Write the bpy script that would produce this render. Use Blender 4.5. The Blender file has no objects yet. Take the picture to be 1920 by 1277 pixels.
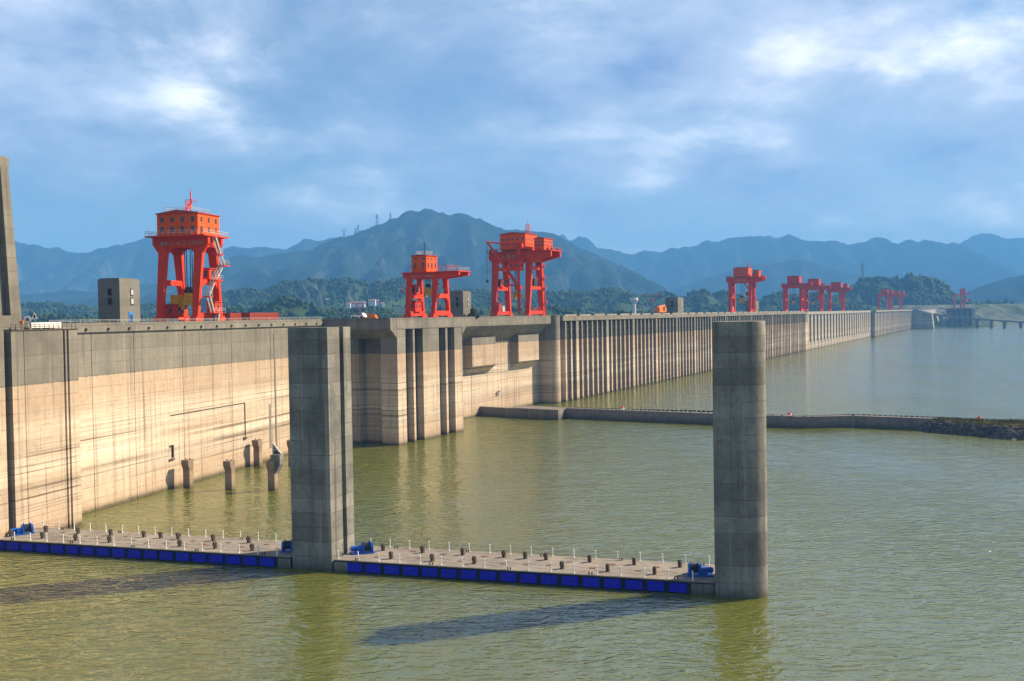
import bpy, bmesh, math, random
import numpy as np
from mathutils import Vector, noise, Matrix
R = math.radians
random.seed(7)
scene = bpy.context.scene
COL = scene.collection

# ------------------------------------------------------------------ camera
# world units are metres; z = 0 is the reservoir surface, +Y looks along the reservoir towards the far bank
cam = bpy.data.cameras.new('camera'); cam.sensor_width = 36.0; cam.lens = 37.5
cam.clip_start = 0.5; cam.clip_end = 40000
camo = bpy.data.objects.new('camera', cam); COL.objects.link(camo)
camo.matrix_world = (Matrix.Translation((0, 0, 36.5)) @ Matrix.Rotation(R(90) - math.atan(46 / 2000), 4, 'X')
                     @ Matrix.Rotation(-0.0165, 4, 'Z'))
scene.camera = camo

# ------------------------------------------------------------------ sky, sun, exposure
SUN_EL, SUN_AZ = R(37), R(69)          # azimuth clockwise from +Y
world = bpy.data.worlds.new('World'); scene.world = world; world.use_nodes = True
def N(nt, kind, **kw):
    n = nt.nodes.new('ShaderNode' + kind)
    for k, v in kw.items():
        if k in ('op', 'operation'): n.operation = v
        elif isinstance(k, str) and hasattr(n, k): setattr(n, k, v)
    return n
def L(nt, a, b): nt.links.new(a, b)
def math_(nt, op, a, b=None, c=None, clamp=False):
    n = nt.nodes.new('ShaderNodeMath'); n.operation = op; n.use_clamp = clamp
    for i, v in enumerate((a, b, c)):
        if v is None: continue
        if isinstance(v, (int, float)): n.inputs[i].default_value = v
        else: L(nt, v, n.inputs[i])
    return n.outputs[0]
def mix_(nt, fac, a, b, mode='MIX'):
    n = nt.nodes.new('ShaderNodeMix'); n.data_type = 'RGBA'; n.blend_type = mode
    for s, v in ((n.inputs[0], fac), (n.inputs[6], a), (n.inputs[7], b)):
        if isinstance(v, (int, float)): s.default_value = v
        elif isinstance(v, tuple): s.default_value = (v[0], v[1], v[2], 1)
        else: L(nt, v, s)
    return n.outputs[2]
def ramp_(nt, fac, stops):
    n = nt.nodes.new('ShaderNodeValToRGB'); e = n.color_ramp.elements
    while len(e) < len(stops): e.new(0.5)
    for el, (p, c) in zip(e, stops):
        el.position = p; el.color = (c, c, c, 1) if isinstance(c, (int, float)) else (c[0], c[1], c[2], 1)
    L(nt, fac, n.inputs[0]); return n.outputs[0]
def noise_(nt, vec, scale=1.0, detail=4.0, rough=0.55, distort=0.0):
    n = nt.nodes.new('ShaderNodeTexNoise'); n.inputs['Scale'].default_value = scale
    n.inputs['Detail'].default_value = detail; n.inputs['Roughness'].default_value = rough
    n.inputs['Distortion'].default_value = distort
    if vec is not None: L(nt, vec, n.inputs['Vector'])
    return n.outputs['Fac']
def vscale_(nt, vec, s, off=(0, 0, 0), rot=(0, 0, 0)):
    n = nt.nodes.new('ShaderNodeMapping'); n.inputs['Scale'].default_value = s
    n.inputs['Location'].default_value = off; n.inputs['Rotation'].default_value = rot
    L(nt, vec, n.inputs['Vector']); return n.outputs[0]

nt = world.node_tree; bg = nt.nodes['Background']
sky = nt.nodes.new('ShaderNodeTexSky'); sky.sky_type = 'NISHITA'; sky.sun_disc = False
sky.sun_elevation = SUN_EL; sky.sun_rotation = SUN_AZ; sky.air_density = 1.0; sky.dust_density = 0.4; sky.ozone_density = 4.0
tc = nt.nodes.new('ShaderNodeTexCoord'); sep = nt.nodes.new('ShaderNodeSeparateXYZ'); L(nt, tc.outputs['Generated'], sep.inputs[0])
zc = math_(nt, 'ADD', math_(nt, 'MAXIMUM', sep.outputs[2], 0.0), 0.34)
cmb = nt.nodes.new('ShaderNodeCombineXYZ')
L(nt, math_(nt, 'DIVIDE', sep.outputs[0], zc), cmb.inputs[0]); L(nt, math_(nt, 'DIVIDE', sep.outputs[1], zc), cmb.inputs[1])
cv = cmb.outputs[0]
c1 = noise_(nt, vscale_(nt, cv, (1.0, 1.0, 1.0), (0.9, 8.0, 0)), 2.3, 12, 0.64, 0.35)
c2 = noise_(nt, vscale_(nt, cv, (1.0, 1.0, 1.0), (2.2, 11.0, 2)), 1.0, 4, 0.5, 0.2)
cover = math_(nt, 'ADD', math_(nt, 'MULTIPLY', c1, 0.62), math_(nt, 'MULTIPLY', c2, 0.48))
cf = ramp_(nt, cover, [(0.46, 0.0), (0.55, 0.4), (0.64, 1.0)])
shade = ramp_(nt, noise_(nt, vscale_(nt, cv, (1, 1, 1), (7.6, 1.3, 5)), 2.2, 6, 0.55), [(0.38, (2.5, 3.6, 6.0)), (0.55, (6.0, 6.8, 8.4)), (0.68, (13.0, 12.9, 12.8))])
L(nt, mix_(nt, cf, sky.outputs[0], shade), bg.inputs['Color'])
bg.inputs['Strength'].default_value = 0.053
sun = bpy.data.lights.new('sun', 'SUN'); sun.energy = 5.0; sun.angle = R(1.2); sun.color = (1.0, 0.82, 0.58)
suno = bpy.data.objects.new('sun', sun); COL.objects.link(suno)
sd = Vector((math.sin(SUN_AZ) * math.cos(SUN_EL), math.cos(SUN_AZ) * math.cos(SUN_EL), math.sin(SUN_EL)))
suno.rotation_euler = sd.to_track_quat('Z', 'Y').to_euler(); suno.location = (300, 200, 400)
vs = scene.view_settings; vs.view_transform = 'Standard'; vs.look = 'None'; vs.exposure = 1.25; vs.gamma = 1.0; vs.use_curve_mapping = False

# ------------------------------------------------------------------ materials
MAT = {}
def new_mat(name):
    m = bpy.data.materials.new(name); m.use_nodes = True
    MAT[name] = m; return m, m.node_tree, m.node_tree.nodes['Principled BSDF']
def paint(name, col, rough=0.5, metal=0.0, dirt=0.25, dirtcol=(0.06, 0.05, 0.04), scale=0.5, vary=0.3):
    m, nt, b = new_mat(name)
    g = nt.nodes.new('ShaderNodeNewGeometry')
    p = g.outputs['Position']
    a = noise_(nt, vscale_(nt, p, (scale * 2, scale * 2, scale * .35)), 1.0, 5, 0.6)
    f = ramp_(nt, a, [(0.45, 0.0), (0.75, dirt)])
    c = mix_(nt, f, col, dirtcol)
    v = noise_(nt, p, scale * 4, 3)
    run = noise_(nt, vscale_(nt, p, (scale * 5, scale * 5, scale * .22), (3, 1, 2)), 1.0, 4, 0.65)
    c = mix_(nt, math_(nt, 'MULTIPLY', ramp_(nt, run, [(0.56, 0.0), (0.70, 1.0)]), dirt * 1.3, clamp=True), c, dirtcol)
    oi = nt.nodes.new('ShaderNodeObjectInfo')
    c = mix_(nt, math_(nt, 'MULTIPLY', oi.outputs['Random'], vary), c, tuple(k * .45 for k in col))
    c = mix_(nt, math_(nt, 'MULTIPLY', v, 0.3), c, tuple(min(1, k * 1.25) for k in col))
    b.inputs['Specular IOR Level'].default_value = 0.2
    L(nt, c, b.inputs['Base Color']); b.inputs['Roughness'].default_value = rough; b.inputs['Metallic'].default_value = metal
    return m
def concrete(name, hi, hi2, lo=None, lo2=None, cream=None, mark=26.15, lift=2.4, stripe=0.5, streak=0.35, pits=0.3, scale=1.0, lifttone=0.3, form=0.25, linek=0.5):
    """cast concrete: pours of slightly different tone, formwork seams, run-off streaks;
       below the old pool level (mark) it is stained by silt and lime in level lines"""
    m, nt, b = new_mat(name)
    g = nt.nodes.new('ShaderNodeNewGeometry'); p = g.outputs['Position']
    s = nt.nodes.new('ShaderNodeSeparateXYZ'); L(nt, p, s.inputs[0]); z = s.outputs[2]
    big = noise_(nt, p, 0.09 * scale, 5, 0.6); fine = noise_(nt, p, 0.9 * scale, 6, 0.65); grit = noise_(nt, p, 3.2 * scale, 4, 0.7)
    patch = noise_(nt, p, 0.045 * scale, 4, 0.6)
    line1 = noise_(nt, vscale_(nt, p, (0.004, 0.004, 1.7)), 1.0, 6, 0.72)
    line2 = noise_(nt, vscale_(nt, p, (0.010, 0.010, 5.5), (5, 9, 3)), 1.0, 4, 0.65)
    soft = noise_(nt, vscale_(nt, p, (0.02, 0.02, 0.40), (3, 3, 8)), 1.0, 6, 0.62)
    vert = noise_(nt, vscale_(nt, p, (0.75, 0.75, 0.022), (2, 5, 1)), 1.0, 5, 0.62)
    vert2 = noise_(nt, vscale_(nt, p, (1.6, 1.6, 0.05), (9, 5, 1)), 1.0, 4, 0.6)
    blot = noise_(nt, vscale_(nt, p, (0.22, 0.22, 0.11), (8, 1, 4)), 1.0, 6, 0.7)
    up = mix_(nt, ramp_(nt, math_(nt, 'ADD', math_(nt, 'MULTIPLY', big, 0.5), math_(nt, 'MULTIPLY', blot, 0.5)), [(0.38, 0.0), (0.64, 1.0)]), hi, hi2)
    col = up
    if lo:
        zz = math_(nt, 'DIVIDE', z, 26.0, clamp=True)
        wash = ramp_(nt, math_(nt, 'ADD', zz, math_(nt, 'MULTIPLY', math_(nt, 'SUBTRACT', big, 0.5), 0.35)),
                     [(0.0, 0.1), (0.14, 0.35), (0.34, 1.0), (0.66, 0.95), (0.86, 0.2)])
        low = mix_(nt, ramp_(nt, blot, [(0.35, 0.0), (0.7, 1.0)]), lo, lo2)
        low = mix_(nt, math_(nt, 'MULTIPLY', wash, ramp_(nt, soft, [(0.36, 0.3), (0.58, 0.95)])), low, cream)
        dk = math_(nt, 'MAXIMUM', ramp_(nt, line1, [(0.395, 1.0), (0.445, 0.0)]), math_(nt, 'MULTIPLY', ramp_(nt, line2, [(0.38, 1.0), (0.45, 0.0)]), 0.7))
        dk = math_(nt, 'MULTIPLY', dk, ramp_(nt, patch, [(0.36, 0.15), (0.56, 1.0)]))
        zone = ramp_(nt, zz, [(0.0, 0.25), (0.2, 1.0), (0.66, 0.95), (0.85, 0.15)])
        low = mix_(nt, math_(nt, 'MULTIPLY', math_(nt, 'MULTIPLY', dk, zone), stripe), low, (lo[0] * .36, lo[1] * .36, lo[2] * .38))
        wet = ramp_(nt, math_(nt, 'ADD', z, math_(nt, 'MULTIPLY', fine, 0.8)), [(0.0, 1.0), (0.9, 0.9), (1.0, 0.0)])
        low = mix_(nt, math_(nt, 'MULTIPLY', wet, 0.55), low, (lo[0] * .3, lo[1] * .3, lo[2] * .2))
        edge = math_(nt, 'ADD', z, math_(nt, 'MULTIPLY', math_(nt, 'SUBTRACT', fine, 0.5), 0.5))
        mk = math_(nt, 'GREATER_THAN', edge, mark)
        col = mix_(nt, mk, low, up)
    # pours: each lift a little different, with a dark joint of uneven strength between lifts
    zl = math_(nt, 'DIVIDE', math_(nt, 'ADD', z, math_(nt, 'MULTIPLY', big, 0.25)), lift)
    wn = nt.nodes.new('ShaderNodeTexWhiteNoise'); wn.noise_dimensions = '1D'; L(nt, math_(nt, 'FLOOR', zl), wn.inputs['W'])
    col = mix_(nt, math_(nt, 'MULTIPLY', wn.outputs['Value'], lifttone), col, (0.05, 0.047, 0.043))
    ln = math_(nt, 'LESS_THAN', math_(nt, 'FRACT', zl), 0.05)
    lnk = math_(nt, 'MULTIPLY', ln, ramp_(nt, blot, [(0.40, 0.05), (0.64, linek)]))
    col = mix_(nt, lnk, col, (0.05, 0.045, 0.04))
    sw = math_(nt, 'ADD', math_(nt, 'MULTIPLY', s.outputs[0], 0.93), math_(nt, 'MULTIPLY', s.outputs[1], 0.71))
    fl = math_(nt, 'MULTIPLY', math_(nt, 'LESS_THAN', math_(nt, 'FRACT', math_(nt, 'DIVIDE', sw, 2.9)), 0.035), ramp_(nt, patch, [(0.4, 0.0), (0.6, form)]))
    col = mix_(nt, fl, col, (0.06, 0.05, 0.045))
    col = mix_(nt, math_(nt, 'MULTIPLY', ramp_(nt, vert, [(0.54, 0.0), (0.72, 1.0)]), streak), col, (0.08, 0.066, 0.05))
    col = mix_(nt, math_(nt, 'MULTIPLY', ramp_(nt, vert2, [(0.60, 0.0), (0.72, 1.0)]), streak * .8), col, (0.07, 0.06, 0.05))
    col = mix_(nt, math_(nt, 'MULTIPLY', ramp_(nt, vert, [(0.25, 1.0), (0.4, 0.0)]), streak * .5), col, (0.6, 0.55, 0.45))
    col = mix_(nt, math_(nt, 'MULTIPLY', ramp_(nt, fine, [(0.52, 0.0), (0.74, 1.0)]), pits), col, (0.10, 0.085, 0.07))
    col = mix_(nt, math_(nt, 'MULTIPLY', ramp_(nt, grit, [(0.58, 0.0), (0.72, 1.0)]), pits * .7), col, (0.08, 0.07, 0.06))
    oi = nt.nodes.new('ShaderNodeObjectInfo')
    col = mix_(nt, math_(nt, 'MULTIPLY', oi.outputs['Random'], 0.24), col, (0.5, 0.47, 0.43), 'MULTIPLY')
    # damp weed fringe just above the water
    damp = ramp_(nt, math_(nt, 'ADD', math_(nt, 'MULTIPLY', z, 0.38), math_(nt, 'MULTIPLY', fine, 0.6)), [(0.25, 0.85), (0.85, 0.0)])
    col = mix_(nt, damp, col, (0.045, 0.042, 0.02))
    L(nt, col, b.inputs['Base Color']); b.inputs['Roughness'].default_value = 0.9; b.inputs['Specular IOR Level'].default_value = 0.25
    bp = nt.nodes.new('ShaderNodeBump'); bp.inputs['Strength'].default_value = 0.5; bp.inputs['Distance'].default_value = 0.12
    L(nt, math_(nt, 'SUBTRACT', math_(nt, 'ADD', fine, math_(nt, 'MULTIPLY', line2, 0.4)), lnk), bp.inputs['Height']); L(nt, bp.outputs[0], b.inputs['Normal'])
    return m
concrete('dam_concrete', (0.132, 0.126, 0.108), (0.232, 0.217, 0.182), (0.385, 0.275, 0.18), (0.47, 0.355, 0.25), (0.66, 0.565, 0.44), stripe=0.95, streak=0.62, lifttone=0.2)
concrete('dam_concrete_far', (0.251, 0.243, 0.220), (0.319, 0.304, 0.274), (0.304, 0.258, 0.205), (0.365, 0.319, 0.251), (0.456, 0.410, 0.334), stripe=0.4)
concrete('pier_concrete', (0.125, 0.13, 0.12), (0.36, 0.355, 0.31), streak=0.85, pits=0.7, lift=2.1, lifttone=0.42, form=0.4, linek=0.9, scale=1.3)
concrete('post_concrete', (0.258, 0.190, 0.129), (0.342, 0.258, 0.182), streak=0.4, pits=0.45, lift=1.9)
concrete('tower_concrete', (0.144, 0.141, 0.125), (0.205, 0.198, 0.171), streak=0.3, lift=1.6)
concrete('deck_concrete', (0.27, 0.235, 0.20), (0.38, 0.335, 0.28), streak=0.25, pits=0.55, lift=50)
concrete('guide_concrete', (0.167, 0.144, 0.129), (0.251, 0.220, 0.190), streak=0.55, pits=0.4, lift=40)
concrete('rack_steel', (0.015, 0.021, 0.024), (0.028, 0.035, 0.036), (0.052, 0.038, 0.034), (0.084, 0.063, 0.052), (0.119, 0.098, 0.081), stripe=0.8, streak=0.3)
paint('crane_red', (0.66, 0.036, 0.003), 0.65, 0, 0.45, (0.15, 0.02, 0.01), 0.5)
paint('crane_red_sunlit', (0.74, 0.085, 0.003), 0.65, 0, 0.4, (0.3, 0.03, 0.01), 0.5, 0.12)  # machine houses: crane red with sunlit orange mixed into the colour
paint('crane_red_far', (0.52, 0.025, 0.012), 0.6, 0, 0.2, (0.2, 0.03, 0.02), 0.2)
paint('roof_red', (0.42, 0.05, 0.03), 0.55, 0, 0.3)
paint('hook_yellow', (0.70, 0.36, 0.02), 0.5, 0, 0.6, (0.10, 0.06, 0.02), 0.9)
paint('dark_steel', (0.05, 0.05, 0.05), 0.5, 0.3, 0.3)
paint('galvanised', (0.50, 0.50, 0.48), 0.45, 0.3, 0.2)
paint('white_paint', (0.78, 0.78, 0.75), 0.5, 0, 0.3, (0.3, 0.25, 0.2), 1.2)
paint('rust', (0.075, 0.055, 0.045), 0.85, 0, 0.5, (0.05, 0.035, 0.03), 1.5)
paint('rust_hatch', (0.22, 0.10, 0.06), 0.85, 0, 0.6, (0.14, 0.12, 0.10), 1.5)
paint('black_rubber', (0.02, 0.02, 0.022), 0.8, 0, 0.3)
paint('blue_paint', (0.012, 0.09, 0.42), 0.4, 0, 0.25, (0.02, 0.03, 0.06), 1.0)
paint('fender_blue', (0.009, 0.012, 0.46), 0.45, 0, 0.2, (0.01, 0.01, 0.12), 1.0)
paint('orange_paint', (0.75, 0.20, 0.02), 0.45, 0, 0.3)
paint('container_red', (0.30, 0.045, 0.025), 0.6, 0, 0.5, (0.10, 0.04, 0.03), 0.6)
paint('buoy_red', (0.70, 0.06, 0.03), 0.5)
paint('letter_grey', (0.42, 0.30, 0.26), 0.7, 0, 0.5, (0.4, 0.05, 0.03), 1.5)
paint('door_blue', (0.03, 0.20, 0.60), 0.5)
paint('bank_scrub', (0.05, 0.07, 0.03), 0.9)
paint('asphalt', (0.055, 0.055, 0.055), 0.9)
paint('pylon_steel', (0.20, 0.22, 0.24), 0.5, 0.2, 0.1)
paint('pylon_red', (0.60, 0.08, 0.06), 0.5, 0, 0.1)
paint('house_wall', (0.72, 0.66, 0.64), 0.8, 0, 0.3)
paint('house_roof', (0.30, 0.16, 0.12), 0.8, 0, 0.3)
m, nt, b = new_mat('window_glass')
b.inputs['Base Color'].default_value = (0.02, 0.05, 0.055, 1); b.inputs['Roughness'].default_value = 0.15; b.inputs['Specular IOR Level'].default_value = 0.4

def water_mat():
    m, nt, b = new_mat('water')
    g = nt.nodes.new('ShaderNodeNewGeometry'); p = g.outputs['Position']
    big = noise_(nt, p, 0.012, 4, 0.6)
    L(nt, mix_(nt, big, (0.105, 0.112, 0.009), (0.112, 0.130, 0.024)), b.inputs['Base Color'])
    b.inputs['Subsurface Weight'].default_value = 0.95; b.inputs['Subsurface Radius'].default_value = (1.0, 1.0, 0.6); b.inputs['Subsurface Scale'].default_value = 7.0
    b.inputs['Roughness'].default_value = 0.11; b.inputs['IOR'].default_value = 1.65; b.inputs['Specular IOR Level'].default_value = 1.0
    w1 = noise_(nt, vscale_(nt, p, (0.30, 0.62, 0.3), (0, 0, 0), (0, 0, R(-24))), 1.0, 2, 0.5, 1.4)
    w2 = noise_(nt, vscale_(nt, p, (0.8, 1.5, 0.5), (4, 2, 0), (0, 0, R(18))), 1.0, 2, 0.5, 0.8)
    w3 = noise_(nt, vscale_(nt, p, (0.3, 0.5, 0.3), (7, 3, 0), (0, 0, R(-35))), 0.26, 2, 0.5)
    gust = ramp_(nt, noise_(nt, vscale_(nt, p, (1, 0.35, 1)), 0.014, 5, 0.62), [(0.38, 0.38), (0.60, 1.05)])
    h = math_(nt, 'ADD', math_(nt, 'MULTIPLY', w1, 1.0), math_(nt, 'ADD', math_(nt, 'MULTIPLY', w2, 0.22), math_(nt, 'MULTIPLY', w3, 1.1)))
    bp = nt.nodes.new('ShaderNodeBump'); bp.inputs['Strength'].default_value = 1.0; bp.inputs['Distance'].default_value = 0.52
    L(nt, math_(nt, 'MULTIPLY', h, gust), bp.inputs['Height']); L(nt, bp.outputs[0], b.inputs['Normal'])
water_mat()
def land_mat(name, c1, c2, cliff, cliffamt, s):
    m, nt, b = new_mat(name)
    g = nt.nodes.new('ShaderNodeNewGeometry'); p = g.outputs['Position']
    a = noise_(nt, p, s, 8, 0.68); a2 = noise_(nt, p, s * 6, 6, 0.7)
    col = mix_(nt, ramp_(nt, math_(nt, 'ADD', math_(nt, 'MULTIPLY', a, 0.6), math_(nt, 'MULTIPLY', a2, 0.4)), [(0.4, 0.0), (0.6, 1.0)]), c1, c2)
    if cliffamt:
        sp = nt.nodes.new('ShaderNodeSeparateXYZ'); L(nt, g.outputs['True Normal'], sp.inputs[0])
        steep = ramp_(nt, sp.outputs[2], [(0.40, 1.0), (0.66, 0.0)])
        cm = ramp_(nt, noise_(nt, vscale_(nt, p, (1, 1, .45), (900, 0, 0)), s * 1.4, 8, 0.7), [(0.50, 0.0), (0.60, 1.0)])
        col = mix_(nt, math_(nt, 'MULTIPLY', math_(nt, 'MULTIPLY', cm, steep), cliffamt), col, cliff)
    L(nt, col, b.inputs['Base Color']); b.inputs['Roughness'].default_value = 1.0; b.inputs['Specular IOR Level'].default_value = 0.0
land_mat('mountain', (0.006, 0.015, 0.011), (0.020, 0.032, 0.021), (0.176, 0.160, 0.144), 0.25, 0.006)
land_mat('hill_green', (0.018, 0.034, 0.011), (0.052, 0.076, 0.026), (0.240, 0.208, 0.160), 0.0, 0.012)
land_mat('bank_soil', (0.16, 0.15, 0.125), (0.05, 0.075, 0.032), (0.30, 0.27, 0.23), 0.6, 0.02)
land_mat('ground_soil', (0.056, 0.072, 0.032), (0.096, 0.088, 0.064), (0.240, 0.240, 0.240), 0.0, 0.01)
land_mat('grass', (0.060, 0.068, 0.018), (0.176, 0.144, 0.060), (0.240, 0.240, 0.240), 0.0, 0.25)
land_mat('rock', (0.040, 0.036, 0.036), (0.168, 0.148, 0.140), (0.240, 0.240, 0.240), 0.0, 0.7)
def leaf_mat(name, c1, c2):
    m, nt, b = new_mat(name)
    g = nt.nodes.new('ShaderNodeNewGeometry'); p = g.outputs['Position']
    L(nt, mix_(nt, ramp_(nt, noise_(nt, p, 0.07, 6, 0.75), [(0.38, 0.0), (0.62, 1.0)]), c1, c2), b.inputs['Base Color'])
    b.inputs['Roughness'].default_value = 0.9; b.inputs['Specular IOR Level'].default_value = 0.1
leaf_mat('leaves', (0.010, 0.024, 0.008), (0.043, 0.072, 0.020))

# ------------------------------------------------------------------ mesh helpers
LABELS = {}
def tag(o, label=None, cat=None, group=None, kind=None):
    if label:
        o['label'] = label
    if cat: o['category'] = cat
    if group: o['group'] = group
    if kind: o['kind'] = kind
    return o
def empty(name, loc=(0, 0, 0), rz=0.0, label=None, cat=None, group=None, kind=None):
    o = bpy.data.objects.new(name, None); COL.objects.link(o); o.empty_display_size = 1
    o.location = loc; o.rotation_euler = (0, 0, rz); return tag(o, label, cat, group, kind)
class MB:
    def __init__(s): s.v = []; s.f = []
    def poly(s, vs, fs):
        n = len(s.v); s.v += [tuple(a) for a in vs]; s.f += [tuple(i + n for i in f) for f in fs]; return s
    def hexa(s, b, t):
        return s.poly(list(b) + list(t), [(3, 2, 1, 0), (4, 5, 6, 7), (0, 1, 5, 4), (1, 2, 6, 5), (2, 3, 7, 6), (3, 0, 4, 7)])
    def box(s, x0, x1, y0, y1, z0, z1):
        return s.hexa([(x0, y0, z0), (x1, y0, z0), (x1, y1, z0), (x0, y1, z0)], [(x0, y0, z1), (x1, y0, z1), (x1, y1, z1), (x0, y1, z1)])
    def bar(s, p, q, w, h=None):
        h = h or w; p = Vector(p); q = Vector(q); d = (q - p)
        if d.length < 1e-6: return s
        d.normalize(); up = Vector((0, 0, 1)) if abs(d.z) < 0.95 else Vector((1, 0, 0))
        a = d.cross(up).normalized() * (w / 2); c = a.cross(d).normalized() * (h / 2)
        return s.hexa([p - a - c, p + a - c, p + a + c, p - a + c], [q - a - c, q + a - c, q + a + c, q - a + c])
    def cyl(s, p, q, r0, r1=None, n=10):
        r1 = r0 if r1 is None else r1; p = Vector(p); q = Vector(q); d = (q - p).normalized()
        up = Vector((0, 0, 1)) if abs(d.z) < 0.95 else Vector((1, 0, 0))
        a = d.cross(up).normalized(); c = a.cross(d).normalized()
        vs = [p + (a * math.cos(2 * math.pi * i / n) + c * math.sin(2 * math.pi * i / n)) * r0 for i in range(n)]
        vs += [q + (a * math.cos(2 * math.pi * i / n) + c * math.sin(2 * math.pi * i / n)) * r1 for i in range(n)]
        fs = [(i, (i + 1) % n, (i + 1) % n + n, i + n) for i in range(n)] + [tuple(range(n))[::-1], tuple(range(n, 2 * n))]
        return s.poly(vs, fs)
    def prism(s, pts, z0, z1):
        n = len(pts); vs = [(x, y, z0) for x, y in pts] + [(x, y, z1) for x, y in pts]
        return s.poly(vs, [(i, (i + 1) % n, (i + 1) % n + n, i + n) for i in range(n)] + [tuple(range(n))[::-1], tuple(range(n, 2 * n))])
    def ex_x(s, yz, x0, x1):
        n = len(yz); vs = [(x0, y, z) for y, z in yz] + [(x1, y, z) for y, z in yz]
        return s.poly(vs, [(i, (i + 1) % n, (i + 1) % n + n, i + n) for i in range(n)] + [tuple(range(n))[::-1], tuple(range(n, 2 * n))])
    def ex_y(s, xz, y0, y1):
        n = len(xz); vs = [(x, y0, z) for x, z in xz] + [(x, y1, z) for x, z in xz]
        return s.poly(vs, [(i, (i + 1) % n, (i + 1) % n + n, i + n) for i in range(n)] + [tuple(range(n))[::-1], tuple(range(n, 2 * n))])
    def mesh(s, name, mat):
        me = bpy.data.meshes.new(name); me.from_pydata(s.v, [], s.f)
        bm = bmesh.new(); bm.from_mesh(me); bmesh.ops.recalc_face_normals(bm, faces=bm.faces); bm.to_mesh(me); bm.free()
        me.materials.append(MAT[mat]); me.update(); return me
    def build(s, name, mat, parent=None, smooth=False, loc=None, rz=0.0, **kw):
        me = s.mesh(name, mat)
        if smooth:
            for p in me.polygons: p.use_smooth = True
            me.set_sharp_from_angle(angle=R(35))
        o = bpy.data.objects.new(name, me); COL.objects.link(o)
        if parent: o.parent = parent
        if loc: o.location = loc
        o.rotation_euler = (0, 0, rz)
        return tag(o, **kw)
def inst(me, name, parent, loc=(0, 0, 0), rz=0.0):
    o = bpy.data.objects.new(name, me); COL.objects.link(o); o.parent = parent; o.location = loc; o.rotation_euler = (0, 0, rz); return o
def copy_tree(o, parent=None):
    c = o.copy(); COL.objects.link(c); c.parent = parent
    for ch in o.children: copy_tree(ch, c)
    return c
def np_mesh(name, verts, tris, mat, smooth=True):
    me = bpy.data.meshes.new(name); nv, nf = len(verts), len(tris)
    k = tris.shape[1]
    me.vertices.add(nv); me.vertices.foreach_set('co', np.ascontiguousarray(verts, dtype=np.float32).ravel())
    me.loops.add(nf * k); me.loops.foreach_set('vertex_index', np.ascontiguousarray(tris, dtype=np.int32).ravel())
    me.polygons.add(nf); me.polygons.foreach_set('loop_start', np.arange(0, nf * k, k, dtype=np.int32))
    me.update(calc_edges=True)
    me.polygons.foreach_set('use_smooth', np.full(nf, smooth, dtype=bool)); me.materials.append(MAT[mat]); return me

# frames: dam axis (x = along the crest away from the camera, y = into the dam), left wall, floating line in front
DAM_O, DAM_A = (19.3, 442.0, 0.0), math.atan2(.9068, .4215)
WALL_O, WALL_A = (-82.75, 201.46, 0.0), math.atan2(.970, .243)
FORE_O, FORE_A = (-32.7, 155.6, 0.0), math.atan2(-.306, .952)
def fr(o, a, x, y, z=0.0):
    return (o[0] + math.cos(a) * x - math.sin(a) * y, o[1] + math.sin(a) * x + math.cos(a) * y, z)
def dam(x, y, z=0.0): return fr(DAM_O, DAM_A, x, y, z)
def wal(x, y, z=0.0): return fr(WALL_O, WALL_A, x, y, z)
def fore(x, y, z=0.0): return fr(FORE_O, FORE_A, x, y, z)
DECK = 36.0

# ------------------------------------------------------------------ ground and water
MB().poly([(-8500, -1200, -12), (8500, -1200, -12), (8500, 10900, -12), (-8500, 10900, -12)], [(0, 1, 2, 3)]).build('ground', 'ground_soil', kind='structure')
wp = [(-105, -1150), (-97, 100), wal(-20, 10)[:2], wal(60, 12)[:2], wal(112, 12)[:2], dam(-120, 20)[:2], dam(0, 20)[:2], dam(600, 20)[:2], dam(1200, 16)[:2], dam(1760, 16)[:2],
      (900, 2300), (1250, 2750), (2600, 2900), (8400, 3600), (8400, -1150)]
MB().poly([(x, y, 0.0) for x, y in wp], [tuple(range(len(wp)))]).build('water', 'water', kind='structure')

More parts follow.
